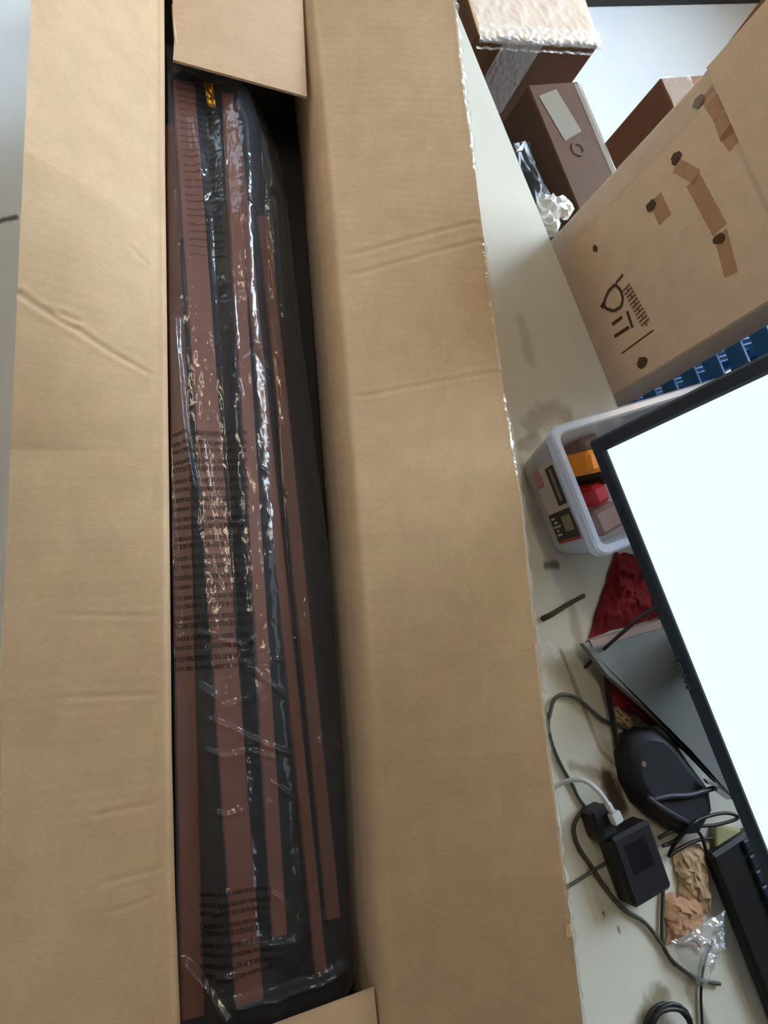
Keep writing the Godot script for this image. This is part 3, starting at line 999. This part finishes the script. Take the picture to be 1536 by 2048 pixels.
	sheet(st, func(s, t): return Vector3(lerpf(-0.155, 0.145, s), 0.6035 + 0.008 * absf(wn.get_noise_2d(s * 300.0, t * 220.0)) - 0.03 * smoothstep(0.93, 1.0, t), lerpf(-0.15, 0.182, t)), 70, 80, 0.0, Vector3.UP)
	sheet(st, func(s, t): return Vector3(lerpf(-0.10, 0.0, s), lerpf(0.60, 0.40, t), 0.1835 + 0.003 * absf(wn.get_noise_2d(s * 200.0, t * 300.0))), 30, 40, 0.0, Vector3.BACK)
	obj("clear_wrap", st, M.wrap_highlight, o)
	st = mb()
	sheet(st, func(s, t):
		var g: float = s * 1.9
		return Vector3(lerpf(-0.158, 0.152, t), 0.606 + 0.012 * cos(g) - 0.012 + 0.006 * absf(wn.get_noise_2d(s * 90.0, t * 400.0)), 0.152 + 0.032 * sin(g) + 0.003 * wn.get_noise_2d(s * 60.0 + 900.0, t * 500.0)), 16, 90, 0.0, Vector3.UP)
	obj("highlight_fold", st, M.wrap_highlight, o)  # added whitish fold painting the highlight along the front top edge
	# the box that only shows one upright edge
	var e := Vector3(1.539, 0.5, -0.9568)
	base = Vector3(e.x + 0.18, 0, e.z + 0.15)
	o = roomy("small_carton", "orange-brown taped carton half hidden behind the tall carton", "carton", base)
	st = mb()
	cbox(st, Vector3(0, 0.25, 0), Vector3(0.36, 0.5, 0.30), 0.004)
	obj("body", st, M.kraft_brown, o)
	st = mb()
	sheet(st, func(s, t): return Vector3(lerpf(-0.18, -0.08, s), 0.503 + 0.004 * wn.get_noise_2d(s * 160.0, t * 160.0), lerpf(-0.15, 0.15, t)), 20, 30, 0.0, Vector3.UP)
	obj("clear_tape", st, M.tape_clear, o)
	# a dark sheet of plastic and white crumpled film in the gap
	var dn := noise(0.012, 3, 55)
	var c4: Array = [Vector3(0.89, 0.6515, -0.7104), Vector3(0.945, 0.6483, -0.7185), Vector3(0.94, 0.649, -0.5229), Vector3(0.87, 0.6591, -0.5059)]
	st = mb()
	sheet(st, func(s, t):
		var p: Vector3 = c4[0].lerp(c4[1], s).lerp(c4[3].lerp(c4[2], s), t)
		return p + Vector3(0, 0.022 * dn.get_noise_2d(s * 90.0, t * 140.0), 0), 20, 30, 0.001, Vector3.UP)
	var ds := obj("plastic_sheet", st, M.bag_dark)
	ds.rotation.y = TURN
	tag(ds, "dark plastic sheet stuffed in the gap beside the slim box", "plastic sheet")
	for q: Array in [[Vector3(0.8712, 0.7, -0.545), 0.026, 5], [Vector3(0.9012, 0.7, -0.5408), 0.022, 9], [Vector3(0.8499, 0.715, -0.5025), 0.021, 14]]:
		st = mb()
		crumple(st, q[0], q[1], q[2])
		var cw := obj("crumpled_wrap", st, M.crumple_white)
		cw.rotation.y = TURN
		tag(cw, ["leftmost white scrap of crumpled wrap at the worktop's edge", "upper right white scrap of crumpled wrap by the slim box", "lowest white scrap of crumpled wrap next to the tall carton"][[5, 9, 14].find(q[2])], "wrapping", "crumpled white wrap in the gap")
	st = mb()
	var g4: Array = [Vector3(0.8691, 0.69, -0.4982), Vector3(0.893, 0.69, -0.5007), Vector3(0.8985, 0.68, -0.49), Vector3(0.867, 0.69, -0.4762)]
	slabbed(st, [Vector2(g4[0].x, g4[0].z), Vector2(g4[1].x, g4[1].z), Vector2(g4[2].x, g4[2].z), Vector2(g4[3].x, g4[3].z)], 0.66, 0.69, 0.004)
	var gp := obj("grey_scrap", st, M.grey_plastic)
	gp.rotation.y = TURN
	tag(gp, "small dull grey scrap below the crumpled white wrap", "scrap")
	st = mb()
	var w3: Array = [Vector3(0.8554, 0.7, -0.6626), Vector3(0.8812, 0.7, -0.6808), Vector3(0.8701, 0.7, -0.6632)]
	loft(st, [w3, [w3[0] - Vector3(0, 0.004, 0), w3[1] - Vector3(0, 0.004, 0), w3[2] - Vector3(0, 0.004, 0)]], false)
	var ws := obj("paper_corner", st, M.label_white)
	ws.rotation.y = TURN
	tag(ws, "small white paper corner above the dark plastic sheet", "paper")
	# the blue slotted crate
	lo = Vector3(1.0, 0, -0.225)
	hi = Vector3(1.38, 1.12, 0.12)
	base = Vector3((lo.x + hi.x) / 2.0, 0, (lo.z + hi.z) / 2.0)
	o = roomy("blue_crate", "blue slotted plastic crate behind the clear tub, next to the tall carton", "crate", base)
	for x: float in [lo.x + 0.015, hi.x - 0.015]:
		for z: float in [lo.z + 0.012, hi.z - 0.012]:
			st = mb()
			span(st, Vector3(x - 0.015, 0, z - 0.012), Vector3(x + 0.015, hi.y, z + 0.012), 0.003)
			obj("post", st, M.crate_blue, o, -base)
	var y := 0.03
	while y < 1.1:
		for side_x: float in [lo.x + 0.006, hi.x - 0.006]:
			st = mb()
			span(st, Vector3(side_x - 0.004, y, lo.z + 0.024), Vector3(side_x + 0.004, y + 0.034, hi.z - 0.024), 0.002)
			obj("slat", st, M.crate_blue, o, -base)
		for side_z: float in [lo.z + 0.006, hi.z - 0.006]:
			st = mb()
			span(st, Vector3(lo.x + 0.03, y, side_z - 0.004), Vector3(hi.x - 0.03, y + 0.034, side_z + 0.004), 0.002)
			obj("slat", st, M.crate_blue, o, -base)
		y += 0.052
	st = mb()
	span(st, Vector3(lo.x + 0.012, 0.005, lo.z + 0.012), Vector3(hi.x - 0.012, 0.02, hi.z - 0.012))
	obj("bottom", st, M.crate_blue, o, -base)

func crumple(st: SurfaceTool, mid: Vector3, r: float, s: int) -> void:
	var n := noise(0.9, 2, s)
	var rings: Array = []
	for i in 7:
		var v := PI * (i + 0.5) / 7.0
		var ring: Array = []
		for k in 12:
			var g := TAU * k / 12.0
			var d := Vector3(sin(v) * cos(g), cos(v) * 0.8, sin(v) * sin(g))
			ring.append(mid + d * r * (0.85 + 0.55 * n.get_noise_3dv(d * 2.2)))
		rings.append(ring)
	loft(st, rings, false)

# ---------------------------------------------------------------- translucent tub
func rounded(lo: Vector2, hi: Vector2, r: float) -> Array:
	var out: Array = []
	for c in [[hi.x - r, hi.y - r, 0], [lo.x + r, hi.y - r, 1], [lo.x + r, lo.y + r, 2], [hi.x - r, lo.y + r, 3]]:
		for k in 6:
			var g: float = PI / 2 * (c[2] + k / 5.0)
			out.append(Vector2(c[0] + r * cos(g), c[1] + r * sin(g)))
	return out

func build_container() -> void:
	var lo := Vector2(0.590, -0.108)
	var hi := Vector2(0.93, 0.042)
	var rl := Vector2(0.537, -0.121)
	var rh := Vector2(0.975, 0.056)
	var base := Vector3(0.75, 0.7515, -0.03)
	var o := roomy("plastic_tub", "translucent white plastic tub with a printed label, tucked behind the monitor's corner", "tub", base)
	var st := mb()
	st.set_smooth_group(7)
	var levels := [[0.004, 0.0], [0.0, 0.004], [0.92, 0.145]]
	var rings: Array = []
	for k in 2:                                   # outside, then inside
		for q in ([[0.0, 0.752], [0.04, 0.757], [0.90, 0.905]] if k == 0 else [[0.90, 0.905], [0.04, 0.759], [0.0, 0.756]]):
			var ring: Array = []
			var a := lo.lerp(rl, q[0]) + Vector2.ONE * (0.002 * k)
			var b := hi.lerp(rh, q[0]) - Vector2.ONE * (0.002 * k)
			for p: Vector2 in rounded(a, b, 0.014):
				ring.append(Vector3(p.x, q[1], p.y))
			rings.append(ring)
	for i in rings.size() - 1:
		var inner := i >= 3
		for k in 24:
			var m := Vector3(0.75, 0.83, -0.03)
			var quad := [rings[i][k], rings[i][(k + 1) % 24], rings[i + 1][(k + 1) % 24], rings[i + 1][k]]
			face(st, quad, m if not inner else quad[0] * 2.0 - m)
	face(st, rings[0], Vector3(0.75, 0.83, -0.03))
	face(st, rings[5], Vector3(0.75, 0.70, -0.03))
	obj("body", st, M.polyprop, o, -base)
	st = mb()
	var outer := rounded(rl, rh, 0.016)
	var inner2 := rounded(rl + Vector2.ONE * 0.012, rh - Vector2.ONE * 0.012, 0.012)
	var prof := [[0.0, 0.905], [0.0, 0.918], [0.2, 0.921], [0.8, 0.921], [1.0, 0.917], [1.0, 0.905]]
	for i in 6:
		var j := (i + 1) % 6
		for k in 24:
			var k2 := (k + 1) % 24
			var g := func(n: int, c: int) -> Vector3:
				var p: Vector2 = outer[c].lerp(inner2[c], prof[n][0])
				return Vector3(p.x, prof[n][1], p.y)
			var c: Vector2 = (outer[k] + inner2[k]) / 2.0
			face(st, [g.call(i, k), g.call(i, k2), g.call(j, k2), g.call(j, k)], Vector3(c.x, 0.912, c.y))
	obj("rim", st, M.polyprop, o, -base)
	# the label on the wall that looks to the carton: plane through the tapered wall
	var wall := func(s: float, w: float) -> Vector3:          # s up the wall, w along it
		return Vector3(lerpf(lo.x, rl.x, s) - 0.0015, lerpf(0.752, 0.921, s), w)
	var patch := func(s0: float, s1: float, w0: float, w1: float, lift: float, m: String, called: String) -> void:
		var s2 := mb()
		var q: Array = [wall.call(s0, w0), wall.call(s1, w0), wall.call(s1, w1), wall.call(s0, w1)]
		for i in 4:
			q[i] -= Vector3(lift, 0, 0)
		face(s2, q, q[0] + Vector3(1, 0, 0))
		obj(called, s2, M[m], o, -base)
	patch.call(0.22, 0.80, -0.085, -0.018, 0.0002, "label_white", "label")
	patch.call(0.22, 0.42, -0.085, -0.058, 0.0005, "label_pink", "label_print")
	patch.call(0.58, 0.80, -0.078, -0.024, 0.0005, "label_black", "label_print")
	patch.call(0.66, 0.72, -0.075, -0.03, 0.0007, "label_grey", "label_print")
	patch.call(0.22, 0.80, -0.018, 0.022, 0.0002, "label_black", "label")
	for k in 5:
		patch.call(0.26 + 0.04 * (k % 2), 0.36 + 0.04 * (k % 3), -0.012 + 0.006 * k, -0.009 + 0.006 * k, 0.0005, "label_white", "label_print")
	patch.call(0.52, 0.74, -0.010, 0.012, 0.0005, "label_grey", "label_print")
	patch.call(0.22, 0.80, 0.022, 0.026, 0.0003, "label_red", "label_print")
	# what lies in it
	for q: Array in [
		[Vector3(0.6188, 0.86, -0.074), Vector3(0.030, 0.05, 0.032), "orange", "orange plastic piece", "bright orange piece lying in the clear tub", "plastic piece"],
		[Vector3(0.6431, 0.82, -0.0272), Vector3(0.030, 0.03, 0.030), "label_red", "red_piece", "dark red piece lying below the orange one in the tub", "plastic piece"],
		[Vector3(0.6572, 0.83, -0.0493), Vector3(0.022, 0.03, 0.022), "label_black", "black_piece", "black piece between the orange and red ones in the tub", "plastic piece"],
		[Vector3(0.6604, 0.8, 0.0124), Vector3(0.05, 0.02, 0.04), "tub_grey", "grey_piece", "dull greyish piece lying nearest the tub's front corner", "plastic piece"],
		[Vector3(0.6757, 0.8, -0.1045), Vector3(0.036, 0.03, 0.02), "tub_grey", "packet", "greyish pink packet lying at the tub's far corner", "packet"],
	]:
		st = mb()
		var sz: Vector3 = q[1]
		var c: Vector3 = q[0]
		var turn := Basis(Vector3.UP, 0.4 * rng.randf_range(-1, 1)) * Basis(Vector3.RIGHT, 0.15)
		var body: float = c.y + sz.y / 2.0 - 0.762
		cbox(st, Vector3(c.x, 0.762 + body / 2.0, c.z), Vector3(sz.x, body, sz.z), 0.006, turn)
		var t := obj(q[3].replace(" ", "_"), st, M[q[2]])
		t.rotation.y = TURN
		tag(t, q[4], q[5])

# ---------------------------------------------------------------- things on the worktop
func cable(label: String, path: Array, r: float, m: String, group := "cables on the worktop") -> MeshInstance3D:
	var st := mb()
	tube(st, smoothed(path), r, 8)
	var o := obj("cable", st, M[m])
	tag(o, label, "cable", group)
	return o

func heap(st: SurfaceTool, c: Array, nu: int, nv: int, high: float, s: int, base_y := 0.7515) -> void:
	var n := noise(0.03, 3, s)
	sheet(st, func(a, b):
		var p: Vector3 = c[0].lerp(c[1], a).lerp(c[3].lerp(c[2], a), b)
		var e := minf(minf(a, 1.0 - a), minf(b, 1.0 - b)) * 4.0
		var wob := 0.006 * n.get_noise_2d(a * 90.0 + 50.0, b * 90.0)
		p.x += wob
		p.z -= wob
		p.y = base_y + 0.002 + high * clampf(e, 0.0, 1.0) * (0.55 + 0.8 * absf(n.get_noise_2d(a * 110.0, b * 110.0)))
		return p, nu, nv, 0.0012, Vector3.UP)

func build_clutter() -> void:
	var st := mb()
	tube(st, [Vector3(0.5389, 0.7545, -0.0344), Vector3(0.5565, 0.7545, -0.0407), Vector3(0.5793, 0.7545, -0.0513), Vector3(0.5976, 0.7545, -0.0586), Vector3(0.6152, 0.7545, -0.0653)], 0.0042, 8, 0.003)
	tag(obj("stick", st, M.stick_olive), "short dark olive stick lying between the right flap and the red cloth", "stick")
	var sc: Array = [Vector3(0.5036, 0.8, -0.0263), Vector3(0.5085, 0.8, -0.0164), Vector3(0.5478, 0.775, 0.0182), Vector3(0.5402, 0.775, 0.026)]
	st = mb()
	sheet(st, func(a, b): return sc[0].lerp(sc[1], a).lerp(sc[3].lerp(sc[2], a), b) + Vector3(0, 0.002 * sin(b * 14.0), 0), 6, 16, 0.0, Vector3.UP)
	sheet(st, func(a, b):
		var p: Vector3 = sc[0].lerp(sc[3], b).lerp(Vector3(0.5428, 0.7535, 0.0315).lerp(Vector3(0.5304, 0.7535, 0.0023), 1.0 - b), a)
		return p, 6, 12, 0.0, Vector3.UP)
	tag(obj("tape_scrap", st, M.wrap), "pointed scrap of clear tape sticking out from the right flap's edge", "tape")
	# red cloth under a grey board
	st = mb()
	heap(st, [Vector3(0.6817, 0.755, -0.1288), Vector3(0.729, 0.755, -0.1221), Vector3(0.7434, 0.755, -0.0256), Vector3(0.6148, 0.755, -0.0031)], 26, 26, 0.022, 3)
	tag(obj("red_cloth", st, M.red_cloth), "dark red crumpled cloth below the clear tub", "cloth")
	st = mb()
	heap(st, [Vector3(0.6363, 0.755, 0.0529), Vector3(0.6729, 0.755, 0.0811), Vector3(0.7234, 0.755, 0.1397), Vector3(0.6433, 0.755, 0.0999)], 18, 18, 0.018, 6)
	tag(obj("red_cloth", st, M.red_cloth), "small red cloth corner peeping out under the grey board near the dark pouch", "cloth")
	st = mb()
	heap(st, [Vector3(0.6413, 0.753, 0.0998), Vector3(0.6738, 0.753, 0.115), Vector3(0.6752, 0.753, 0.142), Vector3(0.6444, 0.753, 0.1178)], 10, 10, 0.008, 12)
	tag(obj("paper_scrap", st, M.paper_tan), "pale scrap lying between the small red cloth corner and the black cable", "paper")
	var bq: Array = [Vector3(0.5517, 0.792, 0.1677), Vector3(0.6891, 0.792, 0.1848), Vector3(0.7141, 0.792, 0.2916), Vector3(0.719, 0.792, 0.3776), Vector3(0.7154, 0.792, 0.4586), Vector3(0.6955, 0.792, 0.4573), Vector3(0.6546, 0.792, 0.3658), Vector3(0.6143, 0.792, 0.2938), Vector3(0.5689, 0.792, 0.2192)]
	var outline: Array = []
	for p: Vector3 in bq:
		outline.append(Vector2(p.x, p.z))
	var base := Vector3(0.66, 0.7515, 0.28)
	var o := roomy("grey_board", "smooth grey board lying over the red cloth under the monitor", "board", base)
	st = mb()
	slabbed(st, outline, 0.782, 0.792, 0.002)
	obj("panel", st, M.board_grey, o, -base)
	st = mb()
	var ed: Array = [Vector3(0.5633, 0.7935, 0.1676), Vector3(0.6942, 0.7935, 0.1821), Vector3(0.6847, 0.7935, 0.1927), Vector3(0.564, 0.7935, 0.1775)]
	loft(st, [ed, [ed[0] - Vector3(0, 0.012, 0), ed[1] - Vector3(0, 0.012, 0), ed[2] - Vector3(0, 0.012, 0), ed[3] - Vector3(0, 0.012, 0)]], false)
	obj("edge_strip", st, M.board_edge, o, -base)
	st = mb()
	for p: Vector2 in [Vector2(0.60, 0.20), Vector2(0.66, 0.22), Vector2(0.67, 0.36)]:
		cbox(st, Vector3(p.x, 0.767, p.y), Vector3(0.02, 0.031, 0.02), 0.002)
	obj("foot", st, M.board_grey, o, -base)
	# dark navy pouch
	var po: Array = [Vector2(0.644, 0.1366), Vector2(0.6651, 0.1292), Vector2(0.6905, 0.1331), Vector2(0.7177, 0.1526), Vector2(0.7419, 0.1886), Vector2(0.7658, 0.2259), Vector2(0.7639, 0.2563), Vector2(0.7363, 0.2813), Vector2(0.7102, 0.2801), Vector2(0.6722, 0.2538), Vector2(0.6468, 0.2306), Vector2(0.6331, 0.1992), Vector2(0.6311, 0.1623)]
	base = Vector3(0.7133, 0.752, 0.206)
	o = thing("pouch", "dark navy rounded pouch with a small pink dot, left of the monitor's lower bezel", "pouch", base)
	st = mb()
	slabbed(st, po, 0.7515, 0.787, 0.014, true)
	obj("body", st, M.navy, o, -base)
	st = mb()
	var pd := Vector3(0.6531, 0.7875, 0.1767)
	loft(st, [ringed(pd, 0.0042), ringed(pd + Vector3(0, 0.001, 0), 0.0032)])
	obj("dot", st, M.pink_dot, o, -base)
	st = mb()
	tube(st, smoothed([Vector3(0.6569, 0.79, 0.2238), Vector3(0.6853, 0.792, 0.2219), Vector3(0.7194, 0.792, 0.2249), Vector3(0.7665, 0.79, 0.2211)]), 0.004, 8)
	tube(st, smoothed([Vector3(0.6493, 0.79, 0.2195), Vector3(0.6752, 0.79, 0.2393), Vector3(0.7138, 0.785, 0.2619)]), 0.0045, 8)
	obj("strap", st, M.cable_navy, o, -base)
	for q: Array in [[[Vector3(0.7435, 0.8, 0.2053), Vector3(0.7624, 0.8, 0.213), Vector3(0.7647, 0.8, 0.2187), Vector3(0.7482, 0.8, 0.2126)], "short silver strip crossing the end of the dark pouch"], [[Vector3(0.763, 0.8, 0.2185), Vector3(0.7829, 0.8, 0.2345), Vector3(0.7785, 0.8, 0.238), Vector3(0.7601, 0.8, 0.2235)], "short silver strip right beside the monitor's bezel"]]:
		st = mb()
		var a: Array = q[0]
		var b: Array = []
		for p: Vector3 in a:
			b.append(p - Vector3(0, 0.006, 0))
		loft(st, [a, b], false)
		tag(obj("silver_strip", st, M.silver), q[1], "strip", "silver strips by the pouch")
	# power adapter and plug block
	var c := Vector3(0.6277, 0.788, 0.302)
	var dir := (Vector3(0.6364, 0.788, 0.3482) - Vector3(0.6105, 0.788, 0.247)).normalized()
	base = Vector3(c.x, 0.7515, c.z)
	var turn := atan2(dir.x, dir.z)
	o = thing("power_adapter", "large black power adapter brick among the cables", "power adapter", base, turn)
	st = mb()
	cbox(st, Vector3(0, 0.019, 0), Vector3(0.068, 0.036, 0.094), 0.005)
	obj("case", st, M.adapter, o)
	st = mb()
	cbox(st, Vector3(0, 0.0372, -0.012), Vector3(0.036, 0.0006, 0.04), 0.0)
	obj("rating_plate", st, M.rod_black, o)
	var pc := Vector3(0.5807, 0.785, 0.2453)
	o = thing("plug_block", "black plug block touching the adapter, with a white plug in it", "plug block", Vector3(pc.x, 0.7515, pc.z), turn)
	st = mb()
	cbox(st, Vector3(0, 0.016, 0), Vector3(0.030, 0.032, 0.042), 0.004)
	obj("case", st, M.adapter, o)
	st = mb()
	cbox(st, Vector3(0.0, 0.0325, 0.01), Vector3(0.016, 0.0012, 0.012), 0.0)
	obj("socket", st, M.cable_black, o)
	# white lead with its plug
	var wp := Vector3(0.5901, 0.795, 0.2365)
	o = thing("white_cable", "white cable with a square plug, coming from under the right flap", "cable", wp)
	st = mb()
	tube(st, smoothed([Vector3(0.4388, 0.756, 0.2166), Vector3(0.4736, 0.756, 0.2105), Vector3(0.5046, 0.758, 0.2014), Vector3(0.5245, 0.762, 0.1929), Vector3(0.5395, 0.775, 0.1858), Vector3(0.5532, 0.79, 0.1861), Vector3(0.5656, 0.798, 0.198), Vector3(0.5752, 0.8, 0.2128), Vector3(0.581, 0.8, 0.2262)]), 0.0032, 10)
	obj("lead", st, M.cable_white, o, -wp)
	st = mb()
	tube(st, [Vector3(0.5777, 0.8, 0.2169), Vector3(0.583, 0.8, 0.2283)], 0.0045, 10)
	obj("sleeve", st, M.cable_white, o, -wp)
	st = mb()
	cbox(st, Vector3(0, 0, 0), Vector3(0.016, 0.012, 0.016), 0.002, Basis(Vector3.UP, 0.35))
	obj("plug", st, M.cable_white, o)
	# cables
	cable("dark grey cable looping out from the right flap to the dark pouch", [Vector3(0.4506, 0.757, 0.1768), Vector3(0.4922, 0.757, 0.1525), Vector3(0.5151, 0.757, 0.1285), Vector3(0.5291, 0.757, 0.1029), Vector3(0.5404, 0.757, 0.08), Vector3(0.5577, 0.757, 0.0739), Vector3(0.5814, 0.757, 0.083), Vector3(0.6035, 0.757, 0.1031), Vector3(0.6201, 0.757, 0.1166), Vector3(0.6444, 0.757, 0.1259), Vector3(0.6672, 0.757, 0.1353)], 0.0028, "cable_grey")
	cable("thin grey cable running down from the loop toward the plug block", [Vector3(0.5318, 0.754, 0.0965), Vector3(0.5282, 0.754, 0.1166), Vector3(0.5313, 0.754, 0.1405), Vector3(0.5411, 0.754, 0.1683), Vector3(0.5555, 0.754, 0.1966), Vector3(0.5646, 0.754, 0.2176), Vector3(0.5886, 0.754, 0.247)], 0.0025, "cable_grey")
	cable("thick black cable hanging straight down from the grey board to the pouch", [Vector3(0.6195, 0.775, 0.0515), Vector3(0.6224, 0.77, 0.0764), Vector3(0.6276, 0.765, 0.1085), Vector3(0.6319, 0.762, 0.1472), Vector3(0.6389, 0.758, 0.1792), Vector3(0.6506, 0.757, 0.2148)], 0.0042, "cable_black")
	cable("long olive-grey cable passing left of the adapter down to the keyboard", [Vector3(0.5948, 0.765, 0.2263), Vector3(0.5747, 0.7545, 0.2287), Vector3(0.5569, 0.7545, 0.2393), Vector3(0.549, 0.7545, 0.2544), Vector3(0.5535, 0.7545, 0.2775), Vector3(0.5708, 0.7545, 0.3056), Vector3(0.5873, 0.7545, 0.3336), Vector3(0.6123, 0.7545, 0.3649), Vector3(0.6431, 0.7545, 0.3872), Vector3(0.6664, 0.7545, 0.4197), Vector3(0.6791, 0.7545, 0.4421), Vector3(0.7122, 0.7545, 0.4692), Vector3(0.7525, 0.7545, 0.4853)], 0.0028, "cable_grey")
	cable("short grey cable slanting from the right flap's edge to the adapter", [Vector3(0.4466, 0.7545, 0.3405), Vector3(0.4846, 0.7545, 0.335), Vector3(0.5163, 0.7545, 0.3269), Vector3(0.5301, 0.7545, 0.3229), Vector3(0.5575, 0.7545, 0.3142), Vector3(0.5828, 0.7545, 0.3062), Vector3(0.6127, 0.7545, 0.2993)], 0.0024, "cable_grey")
	cable("brown cable running straight down from the adapter's right corner", [Vector3(0.6821, 0.7545, 0.3459), Vector3(0.6757, 0.7545, 0.3706), Vector3(0.6696, 0.7545, 0.3983), Vector3(0.6675, 0.7545, 0.4231), Vector3(0.6822, 0.7545, 0.4477)], 0.0026, "stick_olive")
	cable("black cord bent in a long loop right of the adapter", [Vector3(0.6724, 0.772, 0.279), Vector3(0.6944, 0.775, 0.2723), Vector3(0.7296, 0.775, 0.2713), Vector3(0.7648, 0.78, 0.2733), Vector3(0.7953, 0.785, 0.2698), Vector3(0.8, 0.787, 0.2647), Vector3(0.7796, 0.787, 0.2578), Vector3(0.747, 0.785, 0.2591), Vector3(0.7177, 0.79, 0.2635), Vector3(0.6954, 0.775, 0.2895), Vector3(0.6902, 0.765, 0.3067), Vector3(0.7033, 0.765, 0.3021), Vector3(0.7384, 0.765, 0.294), Vector3(0.7699, 0.765, 0.2945)], 0.0026, "cable_black")
	cable("black cord lying tight against the adapter's right side", [Vector3(0.6794, 0.768, 0.2913), Vector3(0.702, 0.77, 0.2863), Vector3(0.7167, 0.783, 0.2693), Vector3(0.7448, 0.77, 0.2845), Vector3(0.7611, 0.758, 0.311), Vector3(0.7658, 0.756, 0.3324)], 0.0026, "cable_black")
	cable("navy wire rising from the worktop across the red cloth to the monitor", [Vector3(0.6009, 0.753, 0.0394), Vector3(0.6084, 0.77, 0.0259), Vector3(0.6108, 0.8, 0.0106), Vector3(0.6105, 0.85, -0.0116), Vector3(0.6021, 0.9, -0.027), Vector3(0.5933, 0.95, -0.0357)], 0.0026, "cable_navy")
	cable("thin black wire running down past the crumpled paper to the frame's bottom", [Vector3(0.7512, 0.7545, 0.429), Vector3(0.7303, 0.7545, 0.457), Vector3(0.7184, 0.7545, 0.4891), Vector3(0.7134, 0.7545, 0.5219), Vector3(0.7102, 0.7545, 0.5455)], 0.0018, "cable_black")
	# crumpled tan paper with clear wrap
	st = mb()
	heap(st, [Vector3(0.7067, 0.755, 0.2968), Vector3(0.7722, 0.755, 0.3065), Vector3(0.7574, 0.755, 0.3976), Vector3(0.707, 0.755, 0.3629)], 26, 34, 0.012, 21)
	tag(obj("paper_sheet", st, M.paper_tan), "crumpled cream paper right of the adapter", "paper")
	st = mb()
	heap(st, [Vector3(0.6818, 0.755, 0.3587), Vector3(0.7508, 0.755, 0.3735), Vector3(0.7312, 0.755, 0.438), Vector3(0.6748, 0.755, 0.418)], 22, 26, 0.010, 23)
	tag(obj("paper_sheet", st, M.paper_orange), "orange-tan paper scrap below the adapter's right corner", "paper")
	st = mb()
	heap(st, [Vector3(0.6698, 0.757, 0.4133), Vector3(0.7701, 0.757, 0.3926), Vector3(0.7603, 0.757, 0.4299), Vector3(0.716, 0.757, 0.4814)], 40, 40, 0.016, 29, 0.764)
	tag(obj("clear_wrap", st, M.wrap), "shiny crumpled clear wrap beside the keyboard's left edge", "wrapping")
	st = mb()
	slabbed(st, [Vector2(0.7832, 0.2802), Vector2(0.8252, 0.2896), Vector2(0.8429, 0.3165), Vector2(0.8314, 0.3458), Vector2(0.7963, 0.3355), Vector2(0.7714, 0.3229)], 0.7515, 0.762, 0.004, true)
	tag(obj("olive_pad", st, M.olive_pad), "pale olive pad between the cord loop and the keyboard", "pad")
	# keyboard
	var ka := Vector3(0.6355, 0.775, 0.5154)
	base = Vector3(ka.x + 0.075, 0.7515, ka.z + 0.21)
	o = roomy("keyboard", "black keyboard lying under the monitor's lower bezel", "keyboard", base)
	st = mb()
	cbox(st, Vector3(0, 0.012, 0), Vector3(0.15, 0.022, 0.42), 0.005)
	obj("case", st, M.back_plastic, o)
	for i in 6:
		for j in 18:
			st = mb()
			cbox(st, Vector3(-0.008 + 0.0145 * i - 0.005, 0.026, -0.196 + 0.0225 * j), Vector3(0.0125, 0.007, 0.0195), 0.002)
			obj("key", st, M.bezel, o)
	# the coil of cable at the frame's bottom
	var cc := Vector3(0.6494, 0.757, 0.5204)
	var coil: Array = []
	for k in 60:
		var g := TAU * k / 20.0
		coil.append(cc + Vector3(cos(g) * (0.034 + 0.003 * sin(k * 0.7)), 0.002 + 0.0045 * (k / 20.0), sin(g) * (0.034 + 0.003 * cos(k * 0.5))))
	st = mb()
	tube(st, coil, 0.003, 8)
	tag(obj("cable_coil", st, M.cable_black), "small coil of black cable at the photo's lower edge", "cable coil")

func ringed(mid: Vector3, r: float) -> Array:
	var out: Array = []
	for k in 14:
		out.append(mid + Vector3(cos(TAU * k / 14.0), 0, sin(TAU * k / 14.0)) * r)
	return out
